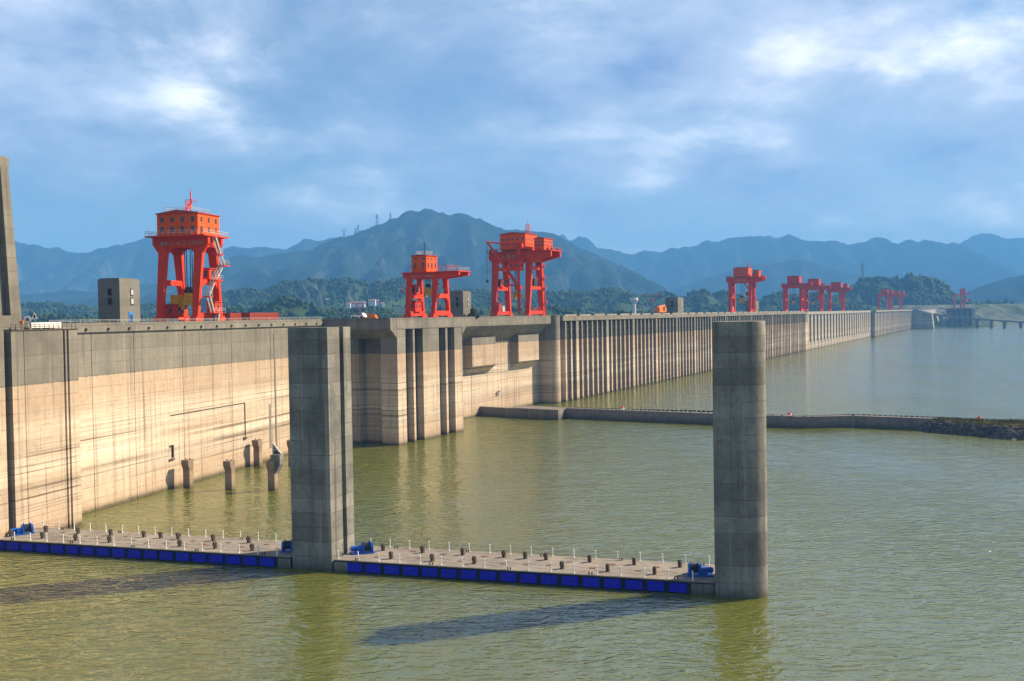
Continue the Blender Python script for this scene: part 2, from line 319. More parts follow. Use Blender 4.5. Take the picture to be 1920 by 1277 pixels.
# ------------------------------------------------------------------ mountains and hills (ridge lines in metres: x, height)
RIDGES = dict(
range_left=(7200,[(-4517,551),(-3975,650),(-3653,591),(-3365,618),(-3277,567),(-3133,568),(-3008,533),(-2847,513),(-2720,547),(-2593,580),(-2450,582),(-2360,580),(-2217,556),(-2073,561),(-1948,523),(-1858,532),(-1714,541),(-1571,517),(-1481,526),(-1390,561),(-1336,570),(-1264,569),(-1203,572),(-923,564),(-709,488),(-387,375)]),
peak_main=(5200,[(-3399,177),(-3008,222),(-2645,196),(-2334,180),(-2126,195),(-1970,185),(-1813,213),(-1631,231),(-1500,270),(-1395,320),(-1317,348),(-1239,354),(-1161,350),(-1070,364),(-953,375),(-895,400),(-830,443),(-770,450),(-712,462),(-652,490),(-561,524),(-482,549),(-430,561),(-391,568),(-327,544),(-275,527),(-185,521),(-133,499),(-69,472),(9,455),(113,446),(203,429),(267,397),(332,362),(409,337),(487,295),(577,231),(667,167),(744,122),(886,67)]),
range_right=(8200,[(93,536),(258,595),(361,638),(410,654),(438,604),(471,612),(537,639),(586,630),(630,601),(642,568),(707,543),(789,525),(883,491),(993,505),(1084,512),(1166,527),(1248,546),(1280,529),(1404,560),(1609,597),(1711,608),(1773,623),(1834,610),(1936,600),(1998,615),(2067,602),(2133,629),(2190,604),(2272,578),(2407,572),(2591,556),(2754,570),(2877,580),(2979,546),(3061,561),(3184,575),(3237,554),(3409,543),(3511,505),(3613,437),(3715,366),(3817,270),(4062,164)]),
range_back=(10000,[(3508,540),(3808,585),(4157,619),(4282,677),(4408,729),(4532,722),(4657,685),(4807,692),(5106,663),(5705,703),(6704,562)]),
range_mid=(6400,[(707,81),(900,164),(1093,218),(1221,254),(1413,309),(1541,332),(1663,343),(1765,335),(1877,308),(1988,274),(2116,233),(2243,183),(2371,133),(2562,66)]),
range_near_right=(4600,[(1704,42),(1842,76),(1934,95),(2003,124),(2072,146),(2130,163),(2210,176),(2348,192),(2532,207),(2854,156),(3313,57)]),
foothill=(2500,[(-1447,101),(-1198,82),(-1073,89),(-948,74),(-823,83),(-748,89),(-679,106),(-641,111),(-597,111),(-566,116),(-528,126),(-503,132),(-460,131),(-428,127),(-410,133),(-372,133),(-335,123),(-297,129),(-247,139),(-197,130),(-135,109),(-85,101),(-23,96),(33,92),(71,93),(89,99),(127,99),(158,92),(195,89),(214,99),(246,101),(277,90),(302,80),(329,84),(352,89),(374,86),(395,76),(427,89),(449,91),(476,80),(492,89),(516,87),(551,73),(589,70),(614,79),(639,84),(664,79),(701,87),(739,75),(801,58)]),
hill_front=(1500,[(-831,61),(-674,51),(-569,48),(-472,46),(-419,47),(-389,57),(-366,55),(-344,62),(-325,68),(-306,69),(-288,61),(-269,52),(-239,48),(-194,51),(-149,48),(-82,53),(-7,50),(53,51),(76,46),(136,40),(218,40)]),
hill_right=(2700,[(703,49),(771,60),(818,71),(838,83),(855,101),(879,113),(906,119),(933,120),(967,117),(994,115),(1021,112),(1054,107),(1075,100),(1095,89),(1111,76),(1135,67),(1155,60),(1189,50),(1216,52),(1256,52),(1310,43),(1472,49),(1742,52)]),
)
HF = {}
def ridge(name, front, back, mat, step, rows=44, spur=1.0, drop=0.0, seed=0, rugged=0.055):
    d, pts = RIDGES[name]
    xs = np.array([p[0] for p in pts], float); zs = np.array([p[1] for p in pts], float) - drop
    x0, x1 = xs[0] - front * .5, xs[-1] + front * .5
    base = -11.0
    def height(x, y):
        r = (y - d) / (front if y < d else back)
        ar = min(1.0, abs(r))
        wob = noise.noise(Vector((x / front * 2.2 + seed, y / front * 2.2, seed))) * front * 0.22 * ar * spur
        h = float(np.interp(x + wob, xs, zs, left=zs[0], right=zs[-1]))
        e = 1.0
        if x < xs[0]: e = max(0, 1 - (xs[0] - x) / (front * .5))
        if x > xs[-1]: e = max(0, 1 - (x - xs[-1]) / (front * .5))
        e = e * e * (3 - 2 * e)
        f = (1 - ar) ** 1.15
        gl = noise.fractal(Vector((x / front * 7.0, y / front * 2.6, seed + 3.0)), 0.85, 2.1, 7)
        f2 = f - (0.24 * (abs(gl) * 1.6)) * min(1, ar * 5) * (1 - ar) * 2.0 * spur
        z = base + (h - base) * max(0, f2) * e
        z += noise.fractal(Vector((x / (step * 7), y / (step * 7), seed + 9)), 0.8, 2.0, 4) * h * rugged * f * e
        return z
    HF[name] = height
    nx = int((x1 - x0) / step) + 1
    ys = np.concatenate([d - front * np.linspace(1, 0, rows) ** 1.2, d + back * np.linspace(0, 1, rows // 3)[1:] ** 1.2])
    X = np.linspace(x0, x1, nx); ny = len(ys)
    V = np.empty((nx * ny, 3)); k = 0
    for y in ys:
        for x in X: V[k] = (x, y, height(x, y)); k += 1
    i = np.arange((ny - 1) * (nx - 1)); a = (i // (nx - 1)) * nx + i % (nx - 1)
    F = np.stack([a, a + 1, a + nx + 1, a + nx], 1)
    o = bpy.data.objects.new(name, np_mesh(name, V, F, mat)); COL.objects.link(o); tag(o, kind='structure')
    return o
ridge('range_left', 1700, 900, 'mountain', 24, 48, 1.2, 0, 1)
ridge('peak_main', 2300, 1000, 'mountain', 20, 64, 1.25, 0, 2)
ridge('range_right', 1900, 900, 'mountain', 26, 44, 1.2, 0, 3)
ridge('range_back', 1500, 700, 'mountain', 40, 28, 1.0, 0, 4)
ridge('range_mid', 1300, 900, 'mountain', 24, 36, 1.0, 0, 5)
ridge('range_near_right', 1100, 800, 'mountain', 22, 34, 1.0, 0, 6)
ridge('foothill', 650, 450, 'hill_green', 10, 40, 1.0, 6, 7, 0.08)
ridge('hill_front', 330, 250, 'hill_green', 7, 28, 0.8, 4, 8, 0.08)
ridge('hill_right', 420, 380, 'hill_green', 8, 36, 0.9, 6, 9, 0.06)

# right bank: bare drawdown slope with a green bench on top
def bank_h(x, y):
    shore = 2330 + 0.34 * (x - 1060) + 22 * noise.noise(Vector((x / 120, 0, 4)))
    if x < 960: shore = 2245
    t = (y - shore) / 100.0
    h = 42 * min(1, max(-0.3, t)) ** 1.0 if t > 0 else 12 * max(-1, t)
    h += noise.fractal(Vector((x / 40, y / 22, 2)), 0.7, 2.1, 6) * 10 * min(1, max(0, t * 2))
    if x < 905: h -= (905 - x) * 0.35
    return max(-11.5, min(h, 46 + 2 * noise.noise(Vector((x / 60, y / 60, 0)))))
X = np.arange(840, 2300, 9.0); Y = np.arange(2190, 2820, 8.0)
V = np.array([(x, y, bank_h(x, y)) for y in Y for x in X]); nx = len(X); i = np.arange((len(Y) - 1) * (nx - 1)); a = (i // (nx - 1)) * nx + i % (nx - 1)
o = bpy.data.objects.new('right_bank', np_mesh('right_bank', V, np.stack([a, a + 1, a + nx + 1, a + nx], 1), 'bank_soil')); COL.objects.link(o); tag(o, kind='structure')

# far-off woods on the hills: lumpy crowns joined into one mass per hill
def crown_variants(n=6, seed=3):
    out = []; rng = random.Random(seed)
    for k in range(n):
        bm = bmesh.new(); bmesh.ops.create_icosphere(bm, subdivisions=2, radius=1.0)
        for v in bm.verts:
            q = v.co * 1.9 + Vector((k * 7.3, 1, 2)); f = 1 + 0.55 * noise.noise(q) + 0.30 * noise.noise(q * 2.7)
            v.co *= f
        bm.verts.ensure_lookup_table()
        out.append((np.array([v.co[:] for v in bm.verts]), np.array([[v.index for v in f.verts] for f in bm.faces]))); bm.free()
    return out
CROWNS = crown_variants()
def woods(name, spots, label):
    rng = np.random.default_rng(5); Vs, Fs, n = [], [], 0
    for (x, y, z, r, tall) in spots:
        v, f = CROWNS[rng.integers(len(CROWNS))]; a = rng.uniform(0, 6.28)
        c, s = math.cos(a), math.sin(a)
        w = v * np.array([r, r, r * tall]); w = np.stack([w[:, 0] * c - w[:, 1] * s + x, w[:, 0] * s + w[:, 1] * c + y, w[:, 2] + z + r * tall * 0.75], 1)
        Vs.append(w); Fs.append(f + n); n += len(v)
    o = bpy.data.objects.new(name, np_mesh(name, np.concatenate(Vs), np.concatenate(Fs), 'leaves', True)); COL.objects.link(o)
    return tag(o, label, 'wood', kind='stuff')
def spots_on(name, x0, x1, y0, y1, n, rmin, rmax, thr, tall=(0.8, 1.4), zmin=22, seed=1):
    rng = random.Random(seed); out = []; h = HF[name]; tries = 0
    while len(out) < n and tries < n * 8:
        tries += 1; x = rng.uniform(x0, x1); y = y1 - (y1 - y0) * rng.random() ** 1.6
        if noise.noise(Vector((x / 55, y / 55, seed))) + 0.5 * noise.noise(Vector((x / 18, y / 18, seed + 4))) < thr: continue
        z = h(x, y)
        if z < zmin: continue
        out.append((x, y, z, rng.uniform(rmin, rmax), rng.uniform(*tall)))
    return out
HOUSES = []
for (x, w, h, zt_) in ((-342, 9, 6, 60), (-333, 7, 7, 60), (-324, 11, 8, 61), (-313, 9, 9, 61), (-303, 12, 9, 60), (-292, 7, 10, 62), (-283, 6, 7, 66), (-398, 8, 4, 72), (-272, 7, 5, 58)):
    y = 2150.0
    while HF['foothill'](x, y) < zt_ and y < 2480: y += 4
    HOUSES.append((x, y, HF['foothill'](x, y), w, h))
def clear_of_houses(sp):
    return [q for q in sp if not any(abs(q[0] - a) < w_ / 2 + 5 and -45 < q[1] - b < 8 for a, b, c, w_, d in HOUSES)]
woods('foothill_wood', clear_of_houses(spots_on('foothill', -1250, 820, 2250, 2540, 12000, 1.8, 4.2, -0.2, zmin=34)), 'dense green wood covering the low foothills behind the dam crest')
woods('front_hill_wood', spots_on('hill_front', -700, 240, 1370, 1530, 2400, 1.6, 3.4, 0.0, zmin=30, seed=3), 'scrubby wood on the small knolls just behind the crest')
woods('right_hill_wood', spots_on('hill_right', 790, 1130, 2480, 2760, 4200, 2.2, 4.8, -0.1, (0.9, 1.5), 30, 5) + spots_on('hill_right', 1000, 1085, 2600, 2740, 260, 4, 6.5, -2, (1.6, 2.2), 60, 8)
      + spots_on('hill_right', 1120, 1700, 2560, 2740, 500, 3, 6, 0.0, (0.9, 1.5), 30, 9),
      'dark wooded knoll with taller trees behind the far end of the dam')

# ------------------------------------------------------------------ dam: curved-in left wall
def wall_left():
    t = empty('dam_wall', WALL_O, WALL_A, 'long sunlit concrete dam wall on the left, grey above and tan below its waterline', 'dam wall')
    ks = [-7.0, 5.2, 19.2, 37.6, 59.6, 80.1, 98.0, 113.5]
    for a, b in zip(ks, ks[1:]):
        MB().box(a + .09, b - .09, 0, 25, -6, 34.7).build('wall_block', 'dam_concrete', t)
    MB().box(-7, 113.5, .35, 24.6, -6, 34.6).build('wall_core', 'dam_concrete', t)
    MB().box(-7.0, 113.6, -.45, 25.2, 34.7, 35.95).build('crest_beam', 'dam_concrete', t)
    MB().box(-7.0, 113.4, .1, .45, 35.95, 36.55).build('parapet', 'dam_concrete', t)
    gr = MB()
    for i in range(41): gr.bar((-6.5 + 3 * i, .28, 36.55), (-6.5 + 3 * i, .28, 37.15), .05)
    gr.bar((-6.5, .28, 37.1), (113.4, .28, 37.1), .05); gr.bar((-6.5, .28, 36.85), (113.4, .28, 36.85), .04); gr.build('guard_rail', 'galvanised', t)
    br = MB().box(-.2, .2, -.75, -.45, 35.0, 35.5).mesh('bracket', 'dark_steel')
    for i in range(17): inst(br, 'bracket', t, (-4 + 7 * i, 0, 0))
    p = MB()
    p.bar((32.3, -.08, 16), (65.5, -.08, 16), .13); p.bar((65.5, -.08, 16.1), (65.5, -.08, 7.7), .2)
    p.build('dark_bar', 'dark_steel', t)  # dark bars drawn in place of the shadow edge of a thin ledge
    p = MB(); p.bar((32.6, -.2, 9.4), (32.6, -.2, 6.7), .3); p.bar((31.5, -.2, 9.4), (32.8, -.2, 9.4), .2); p.build('dark_bar', 'dark_steel', t)
    MB().box(64.6, 66.0, -.35, 0, 7.0, 7.5).box(31.2, 33.2, -.3, 0, 6.2, 6.5).build('bar_seat', 'rust', t)
    MB().box(78.5, 79.6, -.05, .2, 3, 14.5).build('worn_patch', 'guide_concrete', t)
    # recessed drain slot stained dark
    MB().box(82.0, 82.7, -.12, .2, 1, 33).build('drain_pipe', 'guide_concrete', t)
wall_left()
def wall_panel():
    t = empty('lock_pier_wall', WALL_O, WALL_A, 'concrete gate pier at far left with dark vertical slot and railed top', 'dam wall')
    xs = [(-24.3, -21.35), (-21.2, -11.15), (-10.6, -10.15), (-9.6, -7.1)]
    for a, b in xs: MB().box(a, b, -6.0, 2, -6, 35.4).build('wall_block', 'dam_concrete', t)
    MB().box(-24.3, -7.1, -5.4, 20, -6, 35.3).build('wall_core', 'dam_concrete', t)
    MB().box(-60, -26.1, -6.05, 20, -6, 35.6).build('wall_block', 'dam_concrete', t)
    MB().box(-26.1, -24.3, -2.0, 20, -6, 35.5).build('slot_back', 'pier_concrete', t)
    MB().box(-26.1, -25.75, -5.6, -2.0, -6, 34.6).build('guide_rail', 'rust', t)
    MB().box(-24.3, -7.0, -6.15, -5.9, 35.4, 35.55).build('edge_strip', 'rust', t)
    MB().box(-24.3, -7.1, -1.2, 24, 35.5, 36.5).build('crest_block', 'dam_concrete', t)
    r = MB()
    for i in range(15):
        x = -24.1 + i * 1.2; r.bar((x, -5.8, 35.5), (x, -5.8, 36.5), .06)
    for z in (35.95, 36.45): r.bar((-24.1, -5.8, z), (-7.3, -5.8, z), .05)
    r.build('railing', 'dark_steel', t)
wall_panel()
# white barrier and signs on the pier platform
t = empty('road_barrier', wal(-14.5, -2.2, 35.55), WALL_A, 'white three-rail metal barrier on the pier top near the lift tower', 'barrier')
for z in (.35, .7, 1.05): MB().box(0, 8, -.05, .05, z - .11, z + .11).build('rail', 'white_paint', t)
for x in (.1, 2.7, 5.3, 7.9): MB().box(x - .07, x + .07, .05, .2, 0, 1.2).build('post', 'galvanised', t)
t = empty('warning_sign', wal(-16.6, -4.6, 35.55), WALL_A - R(75), 'white triangular warning sign on a post beside the left tower', 'sign')
MB().cyl((0, 0, 0), (0, 0, 2.2), .05, n=8).build('post', 'galvanised', t)
MB().ex_y([(-.62, 1.75), (.62, 1.75), (0, 2.95)], -.1, -.06).build('sign_plate', 'white_paint', t)
MB().ex_y([(-.09, 1.9), (.09, 1.9), (.16, 2.5), (-.16, 2.5)], -.13, -.1).build('symbol', 'black_rubber', t)
t = empty('round_sign', wal(-18.2, -4.4, 35.55), WALL_A - R(75), 'round white sign with dark centre leaning on a low post at far left', 'sign')
MB().cyl((.3, 0, 0), (0, 0, 1.6), .05, n=8).build('post', 'galvanised', t)
MB().cyl((0, -.12, 1.75), (0, -.06, 1.75), .62, n=24).build('sign_plate', 'white_paint', t)
MB().cyl((0.05, -.16, 1.7), (0.05, -.12, 1.7), .3, n=18).build('symbol', 'guide_concrete', t)
t = empty('warning_lamp', wal(-19.4, -4.2, 35.55), 0, 'small orange lamp box on a post left of the round sign', 'lamp')
MB().cyl((0, 0, 0), (0, 0, 1.0), .06, n=8).build('post', 'dark_steel', t)
MB().box(-.3, .3, -.2, .2, 1.0, 1.5).build('lamp_box', 'orange_paint', t)

# tall concrete tower cut by the left edge of the view
t = empty('concrete_tower', wal(-27.9, 0, 35.6), WALL_A, 'tall tapering concrete tower with recessed panel at the left edge', 'tower')
def taper(m, x0, x1, y0, y1, z0, z1, k):
    m.hexa([(x0, y0, z0), (x1, y0, z0), (x1, y1, z0), (x0, y1, z0)], [(x0 + k, y0 + k, z1), (x1 - k, y0 + k, z1), (x1 - k, y1 - k, z1), (x0 + k, y1 - k, z1)])
m = MB(); taper(m, 0, 11.2, -1.0, 10, 0, 29.0, 1.1); m.build('shaft', 'dam_concrete', t)
m = MB(); m.hexa([(8.6, -2.1, 0), (11.3, -2.1, 0), (11.3, -.6, 0), (8.6, -.6, 0)], [(8.3, -.95, 28), (10.2, -.95, 28), (10.2, .6, 28), (8.3, .6, 28)]); m.build('pilaster', 'dam_concrete', t)
m = MB(); m.hexa([(-.1, -2.1, 0), (8.6, -2.1, 0), (8.6, -.6, 0), (-.1, -.6, 0)], [(-.1, -2.0, 2.4), (8.6, -2.0, 2.4), (8.6, -.5, 2.4), (-.1, -.5, 2.4)]); m.build('plinth', 'dam_concrete', t)
MB().box(.6, 10.5, -.9, 9.2, 27.6, 29.6).build('cap', 'dam_concrete', t)

# ------------------------------------------------------------------ dam: slotted pier block
def pier_block():
    t = empty('intake_block', DAM_O, DAM_A, 'projecting concrete intake block with four tall dark gate slots', 'dam block')
    z1 = 33.3
    MB().box(-142.5, -106.6, -5.5, 2.8, -6, z1).box(-146.2, -106.6, 2.8, 25, -6, z1).build('core', 'dam_concrete', t)
    for a, b in ((-146.5, -141.8), (-131.7, -121.8), (-111.7, -106.5)):
        MB().box(a, b, -10.6, -5.5 if a > -146 else -5.0, -6, z1).build('face_block', 'dam_concrete', t)
    for a, b in ((-137.3, -136.2), (-117.3, -116.0)):
        MB().box(a, b, -10.45, -5.5, -6, z1).build('slot_divider', 'dam_concrete', t)
    MB().ex_y([(-146.5, 30.6), (-150.2, 33.3), (-150.2, 36.0), (-103.6, 36.0), (-103.6, 33.3), (-106.5, 30.9), (-106.5, 33.31), (-146.5, 33.31)], -10.75, 25).build('crest_slab', 'dam_concrete', t)
    MB().box(-150.2, -103.6, -10.6, -10.2, 36.0, 36.5).build('parapet', 'dam_concrete', t)
    MB().box(-150.1, -149.7, -10.2, 24, 36.0, 36.5).build('parapet', 'dam_concrete', t)
    g = MB()
    for a in (-141.0, -138.2, -135.4, -132.6, -121.0, -118.2, -115.2, -112.6): g.box(a, a + .3, -8.6, -5.45, -5, z1 - .2)
    g.build('gate_guides', 'dark_steel', t)
pier_block()
def recess_bay():
    t = empty('recessed_bay', DAM_O, DAM_A, 'recessed dam bay under a sloping overhang with two projecting concrete boxes', 'dam block')
    ks = [-106.4, -82, -64.5, -46.5, -39.5, -25.0, -3.0]
    for a, b in zip(ks, ks[1:]): MB().box(a + .07, b - .07, 8.0, 30, -6, 27.6).build('wall_block', 'dam_concrete', t)
    MB().box(-106.4, -3, 8.3, 29, -6, 27.55).build('wall_core', 'dam_concrete', t)
    xs = [-103.4, -84, -62, -40, -20, -3.0]
    for a, b in zip(xs, xs[1:]):
        MB().ex_x([(2.0, 35.9), (2.0, 33.1), (8.0, 27.7), (30, 27.7), (30, 35.9)], a + .03, b - .03).build('overhang_beam', 'dam_concrete', t)
    MB().box(-103.4, -3.2, 2.0, 2.4, 35.9, 36.5).build('parapet', 'dam_concrete', t)
    gr = MB()
    for i in range(26): gr.bar((-103 + 4 * i, 2.2, 36.5), (-103 + 4 * i, 2.2, 37.2), .07)
    gr.bar((-103, 2.2, 37.15), (-3.5, 2.2, 37.15), .07); gr.build('guard_rail', 'dark_steel', t)
    for a, b in ((-69.3, -50.1), (-29.5, -9.6)):
        MB().ex_x([(4.8, 28.9), (4.8, 18.6), (8.1, 15.6), (8.1, 28.9)], a, b).build('projecting_box', 'dam_concrete', t)
    p = MB()
    for x in (-44, -42.5): p.cyl((x, 7.7, 6.0), (x, 7.7, 7.6), .15, n=6); p.cyl((x, 7.7, 7.6), (x + .9, 7.2, 7.9), .15, n=6)
    p.build('vent_pipe', 'dark_steel', t)
recess_bay()
def powerhouse():
    t = empty('powerhouse_dam', DAM_O, DAM_A, 'long intake dam front with rows of pale vertical ribs and dark slots', 'dam')
    pts = [(-3.2, 20), (-3.2, 3.4)] + [(.4 - 3.6 * math.cos(a), 3.4 - 3.6 * math.sin(a)) for a in [math.pi * i / 14 for i in range(1, 14)]] + [(4.0, 3.4), (4.0, 20)]
    MB().prism(pts, -6, 36.45).build('round_nose', 'dam_concrete', t, smooth=True)
    MB().box(4, 592, 5.2, 30, -6, 36.02).build('back_wall', 'dam_concrete', t)
    thin = MB().box(-.75, .75, 0, 5.3, -6, 34.15).mesh('rib', 'dam_concrete')
    wide = MB().box(-1.5, 1.5, -.25, 5.3, -6, 34.15).mesh('rib', 'dam_concrete')
    for i in range(92):
        inst(wide if i % 6 == 2 else thin, 'rib', t, (8.2 + 6.38 * i, 0, 0))
    xs = [4.0 + i * 38.28 for i in range(16)]; xs[-1] = 592
    for a, b in zip(xs, xs[1:]): MB().box(a + .05, b - .05, -.45, 5.5, 34.1, 36.1).build('fascia_beam', 'dam_concrete', t)
    m = MB().box(-2.5, 2.5, .9, 1.2, -6, 34.1)  # racks set forward, their dark colour adding to the slot shade
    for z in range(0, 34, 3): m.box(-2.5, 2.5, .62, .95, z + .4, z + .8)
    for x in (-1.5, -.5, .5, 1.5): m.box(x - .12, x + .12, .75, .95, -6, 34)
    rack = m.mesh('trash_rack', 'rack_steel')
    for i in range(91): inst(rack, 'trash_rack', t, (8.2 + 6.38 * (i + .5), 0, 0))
    seg = MB().box(0, 13.5, -.3, 0, 36.1, 36.75).mesh('parapet', 'deck_concrete')
    for i in range(33): inst(seg, 'parapet', t, (6 + 17.6 * i + random.uniform(0, 2), 0, 0))
    MB().box(592, 604, -.6, 30, -6, 36.1).build('end_pier', 'dam_concrete', t)
powerhouse()
def spillway():
    t = empty('spillway_dam', DAM_O, DAM_A, 'pale spillway section with broad white piers between dark gate slots', 'dam')
    MB().box(604, 1112, 6.5, 30, -6, 36.0).build('back_wall', 'dam_concrete_far', t)
    MB().ex_x([(0.3, -6), (0.3, 6.5), (6.5, 11.5), (6.5, -6)], 604, 1112).build('sill', 'dam_concrete_far', t)
    pm = MB().box(-5.4, 5.4, 0, 6.6, -6, 33.4).mesh('pier', 'dam_concrete_far')
    for i in range(24): inst(pm, 'pier', t, (612 + 21.2 * i, 0, 0))
    MB().box(604, 1112, -.4, 6.6, 33.3, 36.05).build('fascia_beam', 'dam_concrete_far', t)
    MB().box(1102, 1112, -.2, 6.4, -6, 33.4).build('end_pier', 'dam_concrete_far', t)
spillway()
def right_plant():
    t = empty('far_dam_section', DAM_O, DAM_A, 'far grey dam section with gridded face, furthest along the crest', 'dam')
    MB().box(1113, 1726, -5.6, 30, -6, 36.0).build('body', 'dam_concrete_far', t)
    r = MB().box(-.8, .8, -6.6, -5.5, -6, 34.0).mesh('rib', 'dam_concrete_far')
    for i in range(32): inst(r, 'rib', t, (1122 + 19.2 * i, 0, 0))
    MB().box(1113, 1726, -7.0, -5.4, 34.0, 36.15).build('fascia_beam', 'dam_concrete_far', t)
right_plant()

# ------------------------------------------------------------------ cranes
def railing(pts, z, h=1.1, sp=1.5, th=.07, close=True):
    m = MB(); n = len(pts)
    for i in range(n if close else n - 1):
        a = Vector((*pts[i], z)); b = Vector((*pts[(i + 1) % n], z)); k = max(1, int((b - a).length / sp))
        for j in range(k + 1):
            p = a.lerp(b, j / k); m.bar(p, p + Vector((0, 0, h)), th)
        for q in (h, h * .55): m.bar(a + Vector((0, 0, q)), b + Vector((0, 0, q)), th)
    return m
def stair(p, q, w=.9):
    m = MB(); p = Vector(p); q = Vector(q); d = q - p; s = d.cross(Vector((0, 0, 1))).normalized() * (w / 2)
    for k in (-1, 1):
        m.bar(p + s * k, q + s * k, .12, .3)
        m.bar(p + s * k + Vector((0, 0, 1.0)), q + s * k + Vector((0, 0, 1.0)), .07)
        n = max(2, int(d.length / 1.3))
        for j in range(n + 1):
            c = p.lerp(q, j / n) + s * k; m.bar(c, c + Vector((0, 0, 1.0)), .06)
    n = max(3, int(abs(d.z) / .35))
    for j in range(n):
        c = p.lerp(q, (j + .5) / n); m.bar(c - s, c + s, .28, .06)
    return m
def house(t, x0, x1, y0, y1, z0, h, wins_f, wins_s, mat, wsz=(.9, 1.4), gable=.7, name='machine_house', roof=True, rows=(0.28, 0.68), detail=True):
    o = MB().box(x0, x1, y0, y1, z0, z0 + h).build(name, mat, t)
    if roof:
        ym = (y0 + y1) / 2
        MB().ex_x([(y0 - .3, z0 + h), (y1 + .3, z0 + h), (y1 + .3, z0 + h + .2), (ym, z0 + h + gable), (y0 - .3, z0 + h + .2)], x0 - .3, x1 + .3).build('roof', 'roof_red', o)
    if detail:
        for rz in rows:
            zc = z0 + h * rz
            for i in range(wins_f):
                yc = y0 + (y1 - y0) * (i + .5) / wins_f
                MB().box(x0 - .06, x0 + .05, yc - wsz[0] / 2, yc + wsz[0] / 2, zc - wsz[1] / 2, zc + wsz[1] / 2).build('window', 'window_glass', o)
            for i in range(wins_s):
                xc = x0 + (x1 - x0) * (i + .5) / wins_s
                MB().box(xc - wsz[0] / 2, xc + wsz[0] / 2, y0 - .06, y0 + .05, zc - wsz[1] / 2, zc + wsz[1] / 2).build('window', 'window_glass', o)
    return o
def lettering(t, txt, size, loc, mat='letter_grey'):
    cu = bpy.data.curves.new('lettering', 'FONT'); cu.body = txt; cu.size = size; cu.extrude = 0.02; cu.align_x = 'CENTER'; cu.align_y = 'CENTER'
    tmp = bpy.data.objects.new('lettering', cu); COL.objects.link(tmp)
    me = bpy.data.meshes.new_from_object(tmp.evaluated_get(bpy.context.evaluated_depsgraph_get()))
    bpy.data.objects.remove(tmp); me.materials.clear(); me.materials.append(MAT[mat])
    o = bpy.data.objects.new('lettering', me); COL.objects.link(o); o.parent = t
    # text reads towards -y (to the right as seen from the camera), facing -x
    o.matrix_local = Matrix.Translation(loc) @ Matrix(((0, 0, -1, 0), (-1, 0, 0, 0), (0, 1, 0, 0), (0, 0, 0, 1)))
    return o
def hook(t, x, y, z, ztop, s=1.0, arms=True):
    h = MB(); h.box(x - .5 * s, x + .5 * s, y - .75 * s, y + .75 * s, z + 1.6 * s, z + 3.2 * s)
    if arms:
        for k in (-1, 1):
            h.hexa([(x - .55 * s, y + k * 1.2 * s - .35 * s, z), (x + .55 * s, y + k * 1.2 * s - .35 * s, z), (x + .55 * s, y + k * 1.2 * s + .35 * s, z), (x - .55 * s, y + k * 1.2 * s + .35 * s, z)],
                   [(x - .4 * s, y + k * .6 * s - .4 * s, z + 2.6 * s), (x + .4 * s, y + k * .6 * s - .4 * s, z + 2.6 * s), (x + .4 * s, y + k * .6 * s + .4 * s, z + 2.6 * s), (x - .4 * s, y + k * .6 * s + .4 * s, z + 2.6 * s)])
        h.box(x - .6 * s, x + .6 * s, y - 1.5 * s, y + 1.5 * s, z + .9 * s, z + 1.5 * s)
    o = h.build('hook_block', 'hook_yellow', t)
    MB().cyl((x - .35 * s, y, z + 3.5 * s), (x + .35 * s, y, z + 3.5 * s), .95 * s, n=16).build('sheave', 'dark_steel' if s > .8 else 'hook_yellow', o)
    for dx, dy in ((-.35, -.6), (-.35, .6), (.35, -.6), (.35, .6)):
        MB().bar((x + dx * s, y + dy * s, z + 3.4 * s), (x + dx * s, y + dy * s, ztop), .12 * s).build('rope', 'dark_steel', t)
